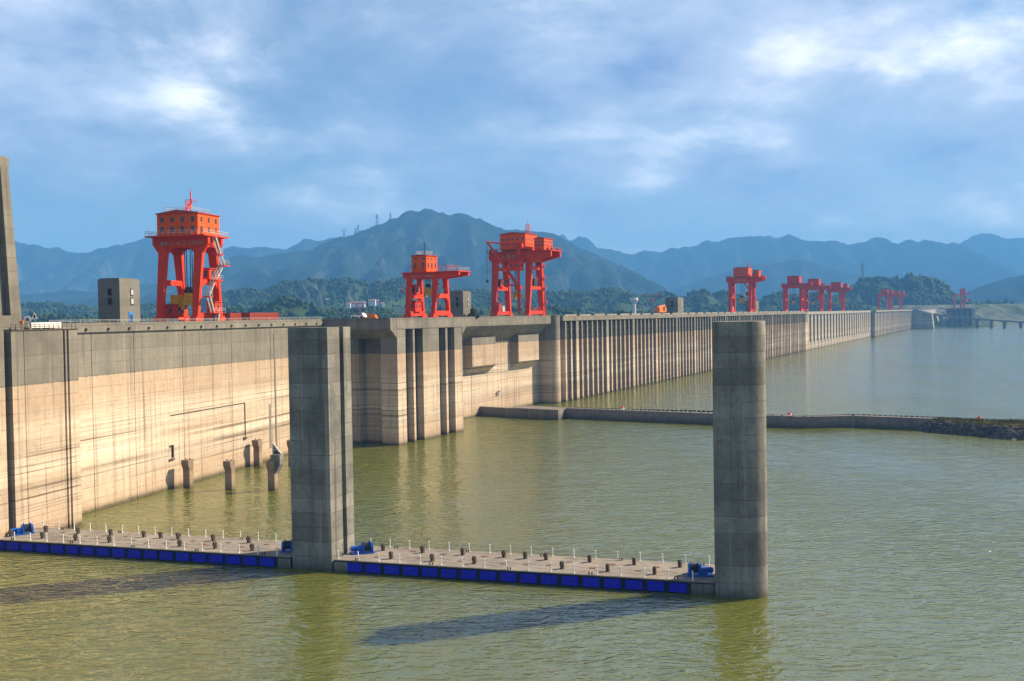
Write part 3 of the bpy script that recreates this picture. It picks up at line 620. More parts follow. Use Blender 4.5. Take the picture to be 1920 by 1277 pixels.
def gantry(label, loc, rot, wb, g, zl, gd, y0, y1, lean, leg=(1.7, 2.1, 1.9, 2.7), tie=(9.3,), mat='crane_red', group='red gantry cranes along the dam crest', haunch=1.6, detail=True, girder_w=None):
    """x = along the rails, y = into the dam; origin at the water-side front leg.
       zl = leg height, gd = girder depth, y0..y1 = girder reach, lean = inward lean of the legs along x"""
    t = empty('gantry_crane', loc, rot, label, 'crane', group)
    lx0, ly0, lx1, ly1 = leg
    for x, d in ((0, 1), (wb, -1)):
        for y in (0, g):
            xt = x + d * lean
            MB().hexa([(x - lx0 / 2, y - ly0 / 2, .9), (x + lx0 / 2, y - ly0 / 2, .9), (x + lx0 / 2, y + ly0 / 2, .9), (x - lx0 / 2, y + ly0 / 2, .9)],
                      [(xt - lx1 / 2, y - ly1 / 2, zl), (xt + lx1 / 2, y - ly1 / 2, zl), (xt + lx1 / 2, y + ly1 / 2, zl), (xt - lx1 / 2, y + ly1 / 2, zl)]).build('leg', mat, t)
            bo = MB().ex_y([(x - 1.5, .35), (x + 1.5, .35), (x + 1.5, .9), (x + 1.0, 1.7), (x - 1.0, 1.7), (x - 1.5, .9)], y - ly0 * .62, y + ly0 * .62).build('bogie', mat, t)
            if detail:
                for dx in (-.9, .9): MB().cyl((x + dx, y - .25, .38), (x + dx, y + .25, .38), .38, n=12).build('wheel', 'dark_steel', bo)
    for y in (0, g):
        MB().box(lx0 / 2 - .2, wb - lx0 / 2 + .2, y - .7, y + .7, 1.0, 2.5).build('sill_beam', mat, t)
        for z in tie:
            k = lean * z / zl
            MB().box(k + lx0 / 2 - .3, wb - k - lx0 / 2 + .3, y - .75, y + .75, z, z + 1.3).build('tie_beam', mat, t)
            for s, xx in ((1, k + lx0 / 2 - .1), (-1, wb - k - lx0 / 2 + .1)):
                MB().ex_y([(xx, z), (xx + s * 1.0, z), (xx, z - 1.0)], y - .7, y + .7).build('gusset', mat, t)
    gw = girder_w or lx1 * .95
    for xc in (lean, wb - lean):
        m = MB()
        pr = [(y0, zl + gd), (y0, zl + gd * .45), (0 - ly1 / 2 - haunch, zl + .02), (g + ly1 / 2, zl + .02), (y1, zl + gd * .3), (y1, zl + gd)] if y0 < -3 else \
             [(y0, zl + gd), (y0, zl + gd * .35), (-ly1 / 2, zl - haunch), (ly1 / 2, zl - haunch), (ly1 / 2 + haunch * .8, zl), (g - ly1 / 2 - haunch * .8, zl), (g - ly1 / 2, zl - haunch), (g + ly1 / 2, zl - haunch), (y1, zl + gd * .35), (y1, zl + gd)]
        m.ex_x(pr, xc - gw / 2, xc + gw / 2); m.build('girder', mat, t)
    for y in (-ly1 * .3, g + ly1 * .3):
        MB().box(lean + gw / 2, wb - lean - gw / 2, y - .8, y + .8, zl + .1, zl + gd - .05).build('cross_girder', mat, t)
    return t, zl + gd

# crane 1: tall narrow crane on the left wall
t, zp = gantry('tallest red gantry crane in front, on the left wall with a two-storey machine house', wal(53.8, 6.0, DECK), WALL_A, 11.0, 9.6, 18.3, 2.6, -2.6, 12.4, 2.4, (1.0, 1.5, 1.1, 2.3), haunch=1.3)
MB().box(-.6, 11.6, -3.0, 12.9, zp, zp + .3).build('platform', 'crane_red', t)
h = house(t, .9, 11.0, -.6, 10.4, zp + .3, 5.2, 4, 3, 'crane_red_sunlit', (.9, 1.25), 1.0, rows=(.3, .74))
MB().box(2.0, 2.7, -.67, -.55, zp + .3, zp + 2.3).build('door', 'dark_steel', h)
railing([(-.5, -2.9), (11.5, -2.9), (11.5, 12.8), (-.5, 12.8)], zp + .3).build('railing', 'galvanised', t)
railing([(1.2, 1.6), (10.6, 1.6), (10.6, 8.6), (1.2, 8.6)], zp + 6.2, .9).build('roof_railing', 'galvanised', t)
m = MB(); m.bar((5, 3.6, zp + 6.0), (5, 3.6, zp + 11), .22); m.bar((5, 3.6, zp + 8.2), (5, 5.2, zp + 8.2), .15); m.bar((4.3, 3, zp + 8), (5.7, 4.4, zp + 8), .15); m.bar((5, 3.6, zp + 11), (5, 3.6, zp + 12), .1)
m.build('mast', 'crane_red', t)
railing([(4.2, 2.8), (5.9, 2.8), (5.9, 4.6), (4.2, 4.6)], zp + 8.2, 1.0, 1).build('mast_railing', 'crane_red', t)
stair((1.0, 2.8, zp + 6.0), (4.4, 3.4, zp + 8.2), .6).build('stair', 'crane_red', t)
hook(t, 5.0, 4.6, 3.4, zp, 1.25)
MB().box(3.8, 5.2, 6.6, 9.0, 4.0, 7.0).build('hook_counterweight', 'hook_yellow', t)
c = house(t, 3.4, 7.2, 7.0, 10.6, 1.6, 2.9, 1, 2, 'crane_red', (.7, 1.2), .3, 'drive_cabin', rows=(.55,))
c = house(t, 6.8, 9.8, -1.3, 1.0, 2.5, 2.6, 1, 1, 'crane_red', (.7, 1.2), .3, 'drive_cabin', rows=(.55,))
c = house(t, 4.6, 8.0, -1.2, 1.2, 10.6, 2.6, 1, 1, 'crane_red', (1.3, 1.5), .25, 'operator_cabin', rows=(.55,))
for q in (((4.6, -1.9, 2.5), (2.6, -1.9, 6.6)), ((2.6, -1.9, 6.6), (5.6, -1.9, 10.6)), ((5.8, -2.0, 10.6), (9.6, -2.0, 14.3)), ((9.6, -2.2, 14.3), (7.6, -2.2, 16.9)), ((7.4, -2.4, 16.9), (5.0, -2.4, zp + .2)), ((6.8, -1.6, 0), (7.6, -1.6, 2.4))):
    stair(*q).build('stair', 'galvanised', t)
for x0, x1, z in ((1.4, 3.0, 6.5), (5.0, 8.2, 10.5), (9.0, 11.6, 14.2), (7.0, 8.6, 16.8)):
    MB().box(x0, x1, -3.0, -1.0, z - .25, z).build('landing', 'crane_red', t)
    railing([(x0, -2.9), (x1, -2.9), (x1, -1.1)], z, close=False).build('railing', 'galvanised', t)
MB().box(3.2, 10.4, -2.2, -.7, 2.4, 2.5).build('walkway', 'crane_red', t)
railing([(3.2, -2.1), (10.4, -2.1)], 2.5, close=False).build('railing', 'galvanised', t)
gx = 2.4 - 1.1 * .95 / 2 - .04
lettering(t, '夹 江 水 工 2500kN', 1.25, (gx, 3.9, 19.4))
m = MB()
for i in range(20):
    a0, a1 = 2 * math.pi * i / 20, 2 * math.pi * (i + 1) / 20
    m.bar((gx - .02, 9.7 + .5 * math.cos(a0), 19.4 + .5 * math.sin(a0)), (gx - .02, 9.7 + .5 * math.cos(a1), 19.4 + .5 * math.sin(a1)), .14)
m.box(gx - .05, gx, 9.55, 9.85, 19.0, 19.8); m.build('emblem', 'letter_grey', t)

# crane 2: on the intake block
t, zp = gantry('smaller red gantry crane with single square house on the slotted intake block', dam(-116.6, -6, DECK), DAM_A, 9.8, 9.4, 12.7, 1.9, -8.5, 11.6, 1.7, (.95, 1.25, .95, 1.75), (6.6,), haunch=.6)
MB().box(.6, 9.2, -8.7, 11.9, zp, zp + .25).build('platform', 'crane_red', t)
h = house(t, 1.4, 8.4, 3.0, 8.4, zp + .25, 5.1, 2, 3, 'crane_red_sunlit', (.8, 1.6), .4, rows=(.42,))
for i in range(2): MB().box(1.34, 1.45, 4.2 + 2.7 * i - .5, 4.2 + 2.7 * i + .5, zp + 4.1, zp + 4.7).build('window', 'window_glass', h)
for i in range(3): MB().box(2.5 + 2.3 * i - .4, 2.5 + 2.3 * i + .4, 2.94, 3.05, zp + 4.1, zp + 4.7).build('window', 'window_glass', h)
railing([(.8, 9.4), (.8, -4.6), (9.0, -4.6), (9.0, 9.4)], zp + .25, 1.9, 2.6).build('railing', 'crane_red', t)
railing([(.8, -5.0), (.8, -8.5), (9.0, -8.5), (9.0, -5.0)], zp + .25, 1.2, .6, .05, close=False).build('end_railing', 'galvanised', t)
railing([(2.6, 3.8), (7.2, 3.8), (7.2, 7.6), (2.6, 7.6)], zp + 5.6, 1.3, .9).build('roof_railing', 'galvanised', t)
MB().bar((4.6, 5.4, zp + 5.6), (4.6, 5.4, zp + 9.6), .15).build('mast', 'dark_steel', t)
hook(t, 4.6, 4.4, 7.0, zp, .95)
house(t, 3.0, 6.8, 8.2, 10.8, 2.4, 3.2, 1, 2, 'crane_red', (.7, 1.1), .3, 'drive_cabin', rows=(.55,))
c = house(t, 3.3, 6.4, 8.4, 10.6, 7.9, 2.9, 1, 1, 'crane_red', (1.5, 1.7), .25, 'operator_cabin', rows=(.5,))
MB().box(-2.4, -.4, 9.2, 10.4, 8.9, 9.1).build('landing', 'crane_red', t)
railing([(-2.4, 9.2), (-2.4, 10.4)], 9.1, close=False).build('railing', 'crane_red', t)
gx = 1.7 - .95 * .95 / 2 - .04
lettering(t, '夹 江 水 工 1000kN', .95, (gx, 4.6, 13.5))

# big two-house cranes on the power dam
def big_crane(label, loc, mat='crane_red', jib=1, detail=True, h2=True, hooks=True, scale_g=15.0):
    t, zp = gantry(label, loc, DAM_A, 14.6, scale_g, 22.2, 3.9, -9.5, scale_g + 2.8, 2.6, (1.2, 1.8, 1.2, 2.8), (11.0, 19.0), mat, haunch=.5, detail=detail)
    g = scale_g
    MB().box(1.2, 13.4, -9.8, g + 3.2, zp, zp + .3).build('platform', mat, t)
    house(t, 1.6, 13.0, 1.2, g - 2.6, zp + 1.0, 6.2, 5, 4, 'crane_red_sunlit' if detail else mat, (.85, .8), .8, rows=(.35, .66), detail=detail)
    MB().box(2.2, 12.4, 1.8, g - 3.2, zp + .3, zp + 1.0).build('house_base', 'dark_steel', t)
    if h2:
        house(t, 3.2, 11.8, -6.2, -1.9, zp + .6, 4.4, 3, 5, 'crane_red_sunlit' if detail else mat, (.8, .8), .7, rows=(.4, .7), detail=detail)
        MB().box(3.8, 11.2, -5.6, -1.8, zp + .3, zp + .6).build('house_base', 'dark_steel', t)
    railing([(1.3, -9.6), (13.3, -9.6), (13.3, g + 3.0), (1.3, g + 3.0)], zp + .3, 1.1, 1.6 if detail else 4, .08).build('railing', 'crane_red_far', t)
    if detail:
        for x, y in ((2, -8.2), (4, -9.0), (11, -8.6), (2.2, g + 2.0), (3.4, g + 1.0), (2.0, g - .6)):
            MB().cyl((x, y, zp + .3), (x, y, zp + 1.3), .4, .3, 8).box(x - .6, x + .6, y - .3, y + .3, zp + .3, zp + .8).build('winch_gear', 'dark_steel', t)
        m = MB()
        for k in ((6.0, 1.6), (6.0, 3.0), (7.4, 1.6), (7.4, 3.0)): m.bar((*k, zp + 7), (*k, zp + 11), .16)
        for z in (8, 9, 10, 11): m.bar((6, 1.6, zp + z), (6, 3, zp + z), .14); m.bar((6, 1.6, zp + z), (7.4, 1.6, zp + z), .14); m.bar((7.4, 1.6, zp + z), (7.4, 3, zp + z), .14)
        m.bar((6.7, 2.3, zp + 11), (6.7, 2.3, zp + 13), .12); m.build('mast', mat, t)
        for z in (5.5, 11.4, 15.5, 20.4):
            k = 2.6 * z / 22.2
            MB().box(14.6 - k, 14.6 - k + 2.0, -2.0, .4, z, z + .15).build('landing', mat, t)
            railing([(14.6 - k, -2.0), (14.6 - k + 2.0, -2.0), (14.6 - k + 2, .4)], z + .15, 1.0, 1, .07, close=False).build('railing', mat, t)
            MB().bar((15.9 - k, -1.2, z - 5), (15.9 - k, -1.2, z), .3, .3).build('ladder', mat, t)
        house(t, 4.2, 7.6, g - 1.4, g + .9, 12.3, 3.0, 1, 1, mat, (1.6, 1.7), .2, 'operator_cabin', rows=(.5,))
        house(t, 5.0, 8.2, -.9, 1.4, 12.3, 2.9, 1, 1, 'dark_steel', (1.2, 1.4), .2, 'electric_box', rows=(.5,))
        house(t, 3.2, 5.4, g - .8, g + .8, 2.5, 3.2, 1, 1, 'crane_red_far', (.6, 1.0), .2, 'drive_cabin', rows=(.6,))
        MB().cyl((7.6, g - .9, 3.4), (7.6, g + .9, 3.4), 1.3, n=14).build('cable_reel', 'galvanised', t)
        railing([(3, -1.0), (11.5, -1.0)], 2.5, 1.1, 1.2, close=False).build('sill_railing', mat, t)
        lettering(t, '上 港 机 工', 1.9, (2.6 - 1.2 * .95 / 2 - .04, g * .52, 24.2))
    if hooks: hook(t, 7.0, 7.4, 7.3, zp, 1.25 if detail else 1.1)
    if jib:
        jx, jy = (-1.6, 3.0) if jib == 1 else (16.0, -1.5) if jib == 2 else (7.0, -1.8)
        MB().cyl((jx, jy, 1.0), (jx, jy, 12.0), .55, n=12).build('jib_column', mat, t)
        MB().cyl((jx, jy, 11.0), (jx, jy, 12.4), 1.7, 1.5, n=16).build('slewing_ring', mat, t)
        MB().cyl((jx, jy, 12.4), (jx, jy, 29.0), .55, n=12).build('jib_mast', mat, t)
        house(t, jx - 1.6, jx + 2.0, jy - 1.4, jy + 3.6, 18.4, 4.2, 2, 1, mat, (.9, .9), .2, 'slewing_cabin', rows=(.5,), detail=detail)
        tip = (jx - 1.5, jy + (13.0 if jib == 1 else 7.0), 30.5 if jib == 1 else 22.0)
        MB().cyl((jx, jy + 1.0, 13.4), tip, .62, .42, n=10).build('jib_boom', mat, t)
        MB().cyl((jx, jy, 28.6), (tip[0], tip[1], tip[2] - .3), .3, n=8).build('jib_stay', mat, t)
        MB().box(jx - .8, jx + .8, jy - 2.0, jy + 1.4, 27.6, 29.2).build('jib_head', mat, t)
        MB().bar(tip, (tip[0], tip[1] + .2, tip[2] - 15.5), .12).box(tip[0] - .3, tip[0] + .3, tip[1] - .3, tip[1] + .5, tip[2] - 16.5, tip[2] - 15.5).build('jib_hook', 'dark_steel', t)
        MB().box(jx - 1.2, jx + 1.0, jy + .8, jy + 6.0, 12.4, 13.0).build('jib_walkway', mat, t)
        house(t, jx - 1.0, jx + .6, jy + 4.2, jy + 6.2, 13.0, 2.6, 1, 1, mat, (1.2, 1.2), .15, 'jib_operator_cabin', rows=(.55,), detail=detail)
    return t
big_crane('large red gantry crane with a slewing jib and two machine houses on the recessed bay', dam(-22, 4, DECK))
big_crane('red two-house gantry crane standing alone above the ribbed powerhouse wall', dam(381, 4, DECK), 'crane_red', 3)
t5 = big_crane('far red gantry crane, leftmost of the clustered row above the spillway', dam(606, 6, DECK), 'crane_red_far', 0, False, False)
big_crane('far red gantry crane, middle of the clustered row above the spillway', dam(720, 6, DECK), 'crane_red_far', 3, False, False)
big_crane('far red gantry crane, rightmost of the clustered row above the spillway', dam(880, 6, DECK), 'crane_red_far', 3, False, True)
big_crane('distant red gantry crane above the far gridded dam section, left one of two', dam(1395, 4, DECK), 'crane_red_far', 3, False, True, False)
big_crane('distant red gantry crane above the far gridded dam section, right one of two', dam(1600, 4, DECK), 'crane_red_far', 3, False, True, False)

# ------------------------------------------------------------------ concrete lift towers on the crest
def lift_tower(loc, rot, lx, ly, h, label, door=True):
    t = empty('lift_tower', loc, rot, label, 'tower', 'concrete lift towers on the crest')
    MB().box(0, lx, 0, ly, 0, h).build('shaft', 'tower_concrete', t)
    MB().box(.25, lx - .25, .25, ly - .25, h, h + .25).build('roof', 'tower_concrete', t)
    for z in (h * .52, h * .72):
        for face in (0, 1):
            if face: a = MB().box(lx * .52, lx * .67, -.1, .02, z - .75, z + .75).build('window_frame', 'dark_steel', t); MB().box(lx * .54, lx * .65, -.13, -.1, z - .55, z + .55).build('pane', 'galvanised', a)  # sunlit side: brightness put into a pale pane colour
            else: a = MB().box(-.1, .02, ly * .36, ly * .54, z - .75, z + .75).build('window_frame', 'dark_steel', t); MB().box(-.13, -.1, ly * .38, ly * .52, z - .55, z + .55).build('pane', 'black_rubber', a)  # shaded side: shade put into a near-black pane colour
    if door:
        d = MB().box(lx * .42, lx * .64, -.1, .02, 0, 2.7).build('door_frame', 'door_blue', t); MB().box(lx * .47, lx * .59, -.14, -.1, 0, 2.1).build('door', 'dark_steel', d)
lift_tower(wal(22.0, 4.9, DECK), WALL_A, 7.3, 5.2, 9.6, 'grey concrete lift tower with a blue door on the left wall')
lift_tower(dam(-73.4, 6, DECK), DAM_A, 6.2, 5.2, 9.4, 'grey concrete lift tower between the second and third cranes', False)
lift_tower(dam(205, 8, DECK), DAM_A, 12.0, 7.6, 9.6, 'small grey concrete tower beside the orange truck crane', False)
lift_tower(dam(425, 9, DECK), DAM_A, 11.0, 8.0, 8.8, 'small concrete tower just right of the lone powerhouse crane', False)

# ------------------------------------------------------------------ vehicles and small things on the crest
def container(loc, rot, label, l=12.0):
    t = empty('shipping_container', loc, rot, label, 'container', 'containers on the left crest')
    MB().box(0, l, 0, 2.44, .15, 2.5).build('body', 'container_red', t)
    m = MB()
    for i in range(int(l / .5)): m.box(.2 + i * .5, .42 + i * .5, -.06, .02, .35, 2.3)
    m.build('corrugation', 'container_red', t)
    for x in (0, l - .2): MB().box(x - .03, x + .23, -.1, 2.54, .1, 2.58).build('corner_frame', 'container_red', t)
container(wal(84.8, 8.2, DECK), WALL_A, 'long rust-red shipping container on the left crest', 17)
container(wal(82.6, 12.8, DECK), WALL_A, 'dark red shipping container mostly hidden behind the longer one', 8)
def car(loc, rot, mat, label):
    t = empty('parked_car', loc, rot, label, 'car')
    MB().ex_y([(-2.2, .35), (2.2, .35), (2.25, .8), (1.3, .95), (-2.15, .98)], -.85, .85).build('body', mat, t)
    MB().ex_y([(-1.9, .97), (1.0, .95), (.4, 1.5), (-1.5, 1.52)], -.75, .75).build('cabin', mat, t)
    MB().ex_y([(-1.6, 1.02), (.75, 1.0), (.3, 1.42), (-1.35, 1.44)], -.78, .78).build('window', 'window_glass', t)
    for x in (-1.4, 1.4):
        for y in (-.8, .8): MB().cyl((x, y - .12, .33), (x, y + .12, .33), .33, n=14).build('wheel', 'black_rubber', t)
car(dam(-148.2, 1.0, DECK + .55), DAM_A + R(90), 'white_paint', 'white car at the corner of the crest left of the second crane')
def truck_crane(loc, rot, label, sc=1.0):
    t = empty('truck_crane', loc, rot, label, 'truck'); t.scale = (sc, sc, sc)
    MB().box(-5, 5, -1.2, 1.2, .9, 1.5).build('chassis', 'orange_paint', t)
    MB().ex_y([(3.2, 1.5), (5.2, 1.5), (5.2, 2.3), (4.7, 3.2), (3.2, 3.2)], -1.2, 1.2).build('cab', 'orange_paint', t)
    MB().box(4.2, 5.24, -1.0, 1.0, 2.3, 2.9).build('window', 'window_glass', t)
    MB().box(-4.2, .4, -1.1, 1.1, 1.5, 2.9).build('crane_house', 'orange_paint', t)
    MB().bar((-3.5, 0, 3.1), (6.2, 0, 3.8), .8, .7).build('boom', 'orange_paint', t)
    for x in (-3.8, -2.4, 2.2, 3.6):
        for y in (-1.1, 1.1): MB().cyl((x, y - .2, .55), (x, y + .2, .55), .55, n=12).build('wheel', 'black_rubber', t)
truck_crane(dam(163, 6, DECK), DAM_A, 'bright orange truck crane parked on the crest above the powerhouse ribs', 1.3)
truck_crane(dam(-141.5, 1.5, DECK), DAM_A + R(90), 'small orange truck crane left of the second gantry crane', .5)
t = empty('wheel_loader', dam(-70.5, 3.6, DECK), DAM_A + R(60), 'dark wheel loader with a red bucket parked below the second lift tower', 'loader')
MB().box(-2.4, 1.0, -.9, .9, .8, 1.9).build('body', 'dark_steel', t); MB().box(-1.2, .6, -.8, .8, 1.9, 3.3).build('cab', 'dark_steel', t)
MB().box(-1.25, .65, -.6, .6, 2.2, 3.0).build('window', 'window_glass', t); MB().ex_y([(2.2, .2), (3.2, .2), (3.0, 1.2), (2.2, 1.3)], -1.1, 1.1).build('bucket', 'buoy_red', t)
MB().bar((.8, -.6, 1.6), (2.4, -.6, .8), .25).bar((.8, .6, 1.6), (2.4, .6, .8), .25).build('lift_arms', 'dark_steel', t)
for x in (-1.6, 1.2):
    for y in (-.95, .95): MB().cyl((x, y - .25, .75), (x, y + .25, .75), .75, n=14).build('wheel', 'black_rubber', t)

# ------------------------------------------------------------------ foreground: piers, pontoons
t = empty('square_pier', FORE_O, FORE_A, 'tall square concrete pier with a dark vertical groove, at the pontoon joint', 'pier')
MB().box(0, 6.4, 0, 3.75, -8, 35.3).build('front_block', 'pier_concrete', t)
MB().box(0, 5.5, 3.75, 5.05, -8, 35.25).build('groove_back', 'pier_concrete', t)
MB().box(0, 6.4, 5.05, 7.4, -8, 35.3).build('rear_block', 'pier_concrete', t)
MB().box(5.5, 5.7, 4.2, 4.6, -2, 35.1).build('guide_rail', 'dark_steel', t)
rot_o = fore(61.4, -.75)
t = empty('round_nosed_pier', rot_o, FORE_A, 'tall dark concrete pier with a rounded sunlit nose, standing at right', 'pier')
rr = 2.9; L0 = 3.5
pts = [(0, 0), (L0, 0)] + [(L0 + rr * math.sin(a), rr - rr * math.cos(a)) for a in [math.pi * i / 28 for i in range(1, 28)]] + [(L0, 2 * rr), (0, 2 * rr), (0, 3.7), (.7, 3.7), (.7, 2.3), (0, 2.3)]
MB().prism(pts, -8, 35.25).build('shaft', 'pier_concrete', t, smooth=True)
MB().prism([(x * .992 + .03, y * .992 + .02) for x, y in pts], 35.25, 35.34).build('top_edge', 'deck_concrete', t)

def winch(t_loc, rz, label):
    t = empty('winch', t_loc, rz, label, 'winch', 'blue mooring winches on the pontoons')
    MB().box(-1.7, 1.7, -.95, .95, 0, .18).build('bed_frame', 'blue_paint', t)
    for x in (-.15, 1.25):
        MB().prism([(0, 0)], 0, 0) if False else None
        m = MB(); m.ex_x([(-.75, .18), (.75, .18), (.75, 1.0), (.45, 1.5), (-.45, 1.5), (-.75, 1.0)], x, x + .28); m.build('side_housing', 'blue_paint', t)
    d = MB().cyl((.13, 0, .95), (1.25, 0, .95), .62, n=20).build('drum', 'black_rubber', t, smooth=True)
    for x in (.15, 1.15): MB().cyl((x, 0, .95), (x + .07, 0, .95), .82, n=20).build('drum_flange', 'blue_paint', d)
    MB().box(-1.0, -.15, -.55, .55, .18, 1.05).build('gearbox', 'blue_paint', t)
    MB().cyl((-1.65, .15, .75), (-1.0, .15, .75), .38, n=14).build('motor', 'blue_paint', t, smooth=True)
    MB().cyl((-1.78, .15, .75), (-1.65, .15, .75), .3, n=14).build('motor_cap', 'galvanised', t)
    return t
BITT = None
def pontoon(label, a0, a1, panel0, npan, bitts, hatches, far0, nfar, near0, nnear):
    t = empty('pontoon', FORE_O, FORE_A, label, 'pontoon', 'floating pontoons')
    Wd = 9.9; zt = 1.7
    MB().box(a0, a1, .05, Wd, -.7, zt - .12).build('hull', 'black_rubber', t)
    MB().box(a0 - .02, a1 + .02, -.03, Wd + .03, zt - .12, zt).build('deck', 'deck_concrete', t)
    for a, b in ((a0, panel0 - .1), (panel0 + npan * 2.9 - .1, a1)):
        if b - a > .3: MB().box(a, b, -.05, .2, -.3, zt - .14).build('end_block', 'pier_concrete', t)
    m = MB()
    for i in range(6):
        for j in range(3): m.box(.02 + i * .375, .365 + i * .375, -.30, -.12, .20 + j * .37, .54 + j * .37)
    m.box(0, 2.27, -.2, .06, .16, 1.36); m.box(.05, 2.22, -.34, -.12, 1.29, 1.36)
    pan = m.mesh('fender_panel', 'fender_blue')
    for i in range(npan): inst(pan, 'fender_panel', t, (panel0 + i * 2.9, 0, 0))
    MB().box(a0, a1, -.12, .04, 1.44, 1.58).build('rubbing_strip', 'black_rubber', t)
    m = MB(); m.cyl((0, 0, 0), (0, 0, 1.15), .085, n=8); m.cyl((0, 0, 1.15), (0, 0, 1.22), .11, n=8); m.cyl((0, 0, 0), (0, 0, .05), .16, n=8)
    post = m.mesh('guard_post', 'white_paint')
    def row(x0, n, y):
        xs = [x0 + i * 3.2 for i in range(n)]
        for x in xs:
            o = inst(post, 'guard_post', t, (x, y, zt)); o.rotation_euler = (random.gauss(0, .03), random.gauss(0, .03), 0)
        m = MB()
        for p, q in zip(xs, xs[1:]):
            for zz in (.55, 1.0):
                pts = [Vector((p + (q - p) * k / 4, y, zt + zz - .22 * math.sin(math.pi * k / 4))) for k in range(5)]
                for u, v in zip(pts, pts[1:]): m.bar(u, v, .022)
        m.build('guard_rope', 'dark_steel', t)
    row(far0, nfar, 9.5); row(near0, nnear, .55)
    m = MB()
    for k in (-.11, .11):
        n = 14; out = []; inn = []
        for i in range(n + 1):
            a = math.pi * (-.15 + 1.3 * i / n)
            out.append((.34 * math.cos(a), zt + .66 + .40 * math.sin(a))); inn.append((.17 * math.cos(a), zt + .66 + .2 * math.sin(a)))
        for i in range(n):
            m.hexa([(out[i][0], k - .06, out[i][1]), (out[i + 1][0], k - .06, out[i + 1][1]), (inn[i + 1][0], k - .06, inn[i + 1][1]), (inn[i][0], k - .06, inn[i][1])],
                   [(out[i][0], k + .06, out[i][1]), (out[i + 1][0], k + .06, out[i + 1][1]), (inn[i + 1][0], k + .06, inn[i + 1][1]), (inn[i][0], k + .06, inn[i][1])])
    m.cyl((0, -.25, zt + .62), (0, .25, zt + .62), .12, n=8); m.box(-.14, .3, -.2, .2, zt, zt + .5); m.box(-.3, .36, -.26, .26, zt, zt + .06)
    bm_ = m.mesh('mooring_hook', 'rust')
    for x, y in bitts: inst(bm_, 'mooring_hook', t, (x, y, 0), random.uniform(-.15, .15) + R(78))
    hm = MB().box(-.42, .42, -.3, .3, zt + .004, zt + .07).mesh('hatch_cover', 'rust_hatch'); hm2 = MB().box(-.42, .42, -.3, .3, zt + .004, zt + .07).mesh('hatch_cover', 'guide_concrete')
    for i, (x, y) in enumerate(hatches): inst(hm if i % 3 else hm2, 'hatch_cover', t, (x, y, 0), random.uniform(-.1, .1))
    cl = MB().cyl((-.2, 0, zt), (-.2, 0, zt + .34), .09, n=8).cyl((.2, 0, zt), (.2, 0, zt + .34), .09, n=8).mesh('cleat', 'black_rubber')
    for x in np.arange(a0 + 3.5, a1 - 2, 11.5): inst(cl, 'cleat', t, (float(x), .35, 0)); inst(cl, 'cleat', t, (float(x) + 2.2, 9.2, 0))
    return t
b1 = [(-56.7, 7.0), (-50.4, 7.0), (-43.9, 7.0), (-37.5, 7.1), (-31.1, 7.1), (-27.9, 7.1), (-24.6, 7.1), (-18.2, 7.2), (-11.8, 7.2), (-53.4, 2.4), (-47.0, 2.4), (-40.4, 2.3), (-34.0, 2.4), (-21.0, 2.4), (-14.7, 2.4), (-8.3, 2.5)]
h1 = [(-46.9, 7.2), (-41.0, 5.6), (-34.3, 7.0), (-44.0, 4.0), (-37.6, 4.2), (-27.6, 3.4), (-24.4, 3.6), (-21.4, 6.6), (-17.6, 4.4), (-15.0, 6.6), (-11.2, 4.4), (-8.2, 6.8), (-31.0, 4.4), (-4.8, 4.4)]
pontoon('left floating pontoon of blue fender panels between dam and square pier', -66, -.35, -64.0 + .75, 21, b1, h1, -62.7, 18, -60.5, 19)
b2 = [(11.2 + 6.35 * i, 7.2) for i in range(8) if i != 4] + [(33.5, 7.1), (36.6, 7.1)] + [(14.6 + 6.4 * i, 2.5) for i in range(7) if i != 3]
h2 = [(12.2, 3.0), (16.0, 7.6), (18.6, 3.6), (21.0, 7.0), (25.0, 3.4), (27.4, 7.0), (31.4, 3.4), (34.8, 3.6), (38.0, 3.8), (40.2, 6.6), (44.2, 3.8), (46.4, 6.6), (50.6, 3.8), (52.6, 6.4), (57.0, 3.6)]
pontoon('right floating pontoon of blue fender panels running to the round-nosed pier', 6.75, 61.2, 9.0, 17, b2, h2, 8.1, 17, 7.2, 17)
winch(fore(-52.9, 4.6, 1.7), FORE_A + R(55), 'blue winch at the far left end of the left pontoon')
winch(fore(-2.0, 3.6, 1.7), FORE_A + R(200), 'blue winch beside the left shaded face of the square pier')
winch(fore(8.9, 4.9, 1.7), FORE_A + R(35), 'blue winch just right of the square pier base')
winch(fore(58.9, 3.4, 1.7), FORE_A + R(192), 'blue winch against the base of the round-nosed pier')

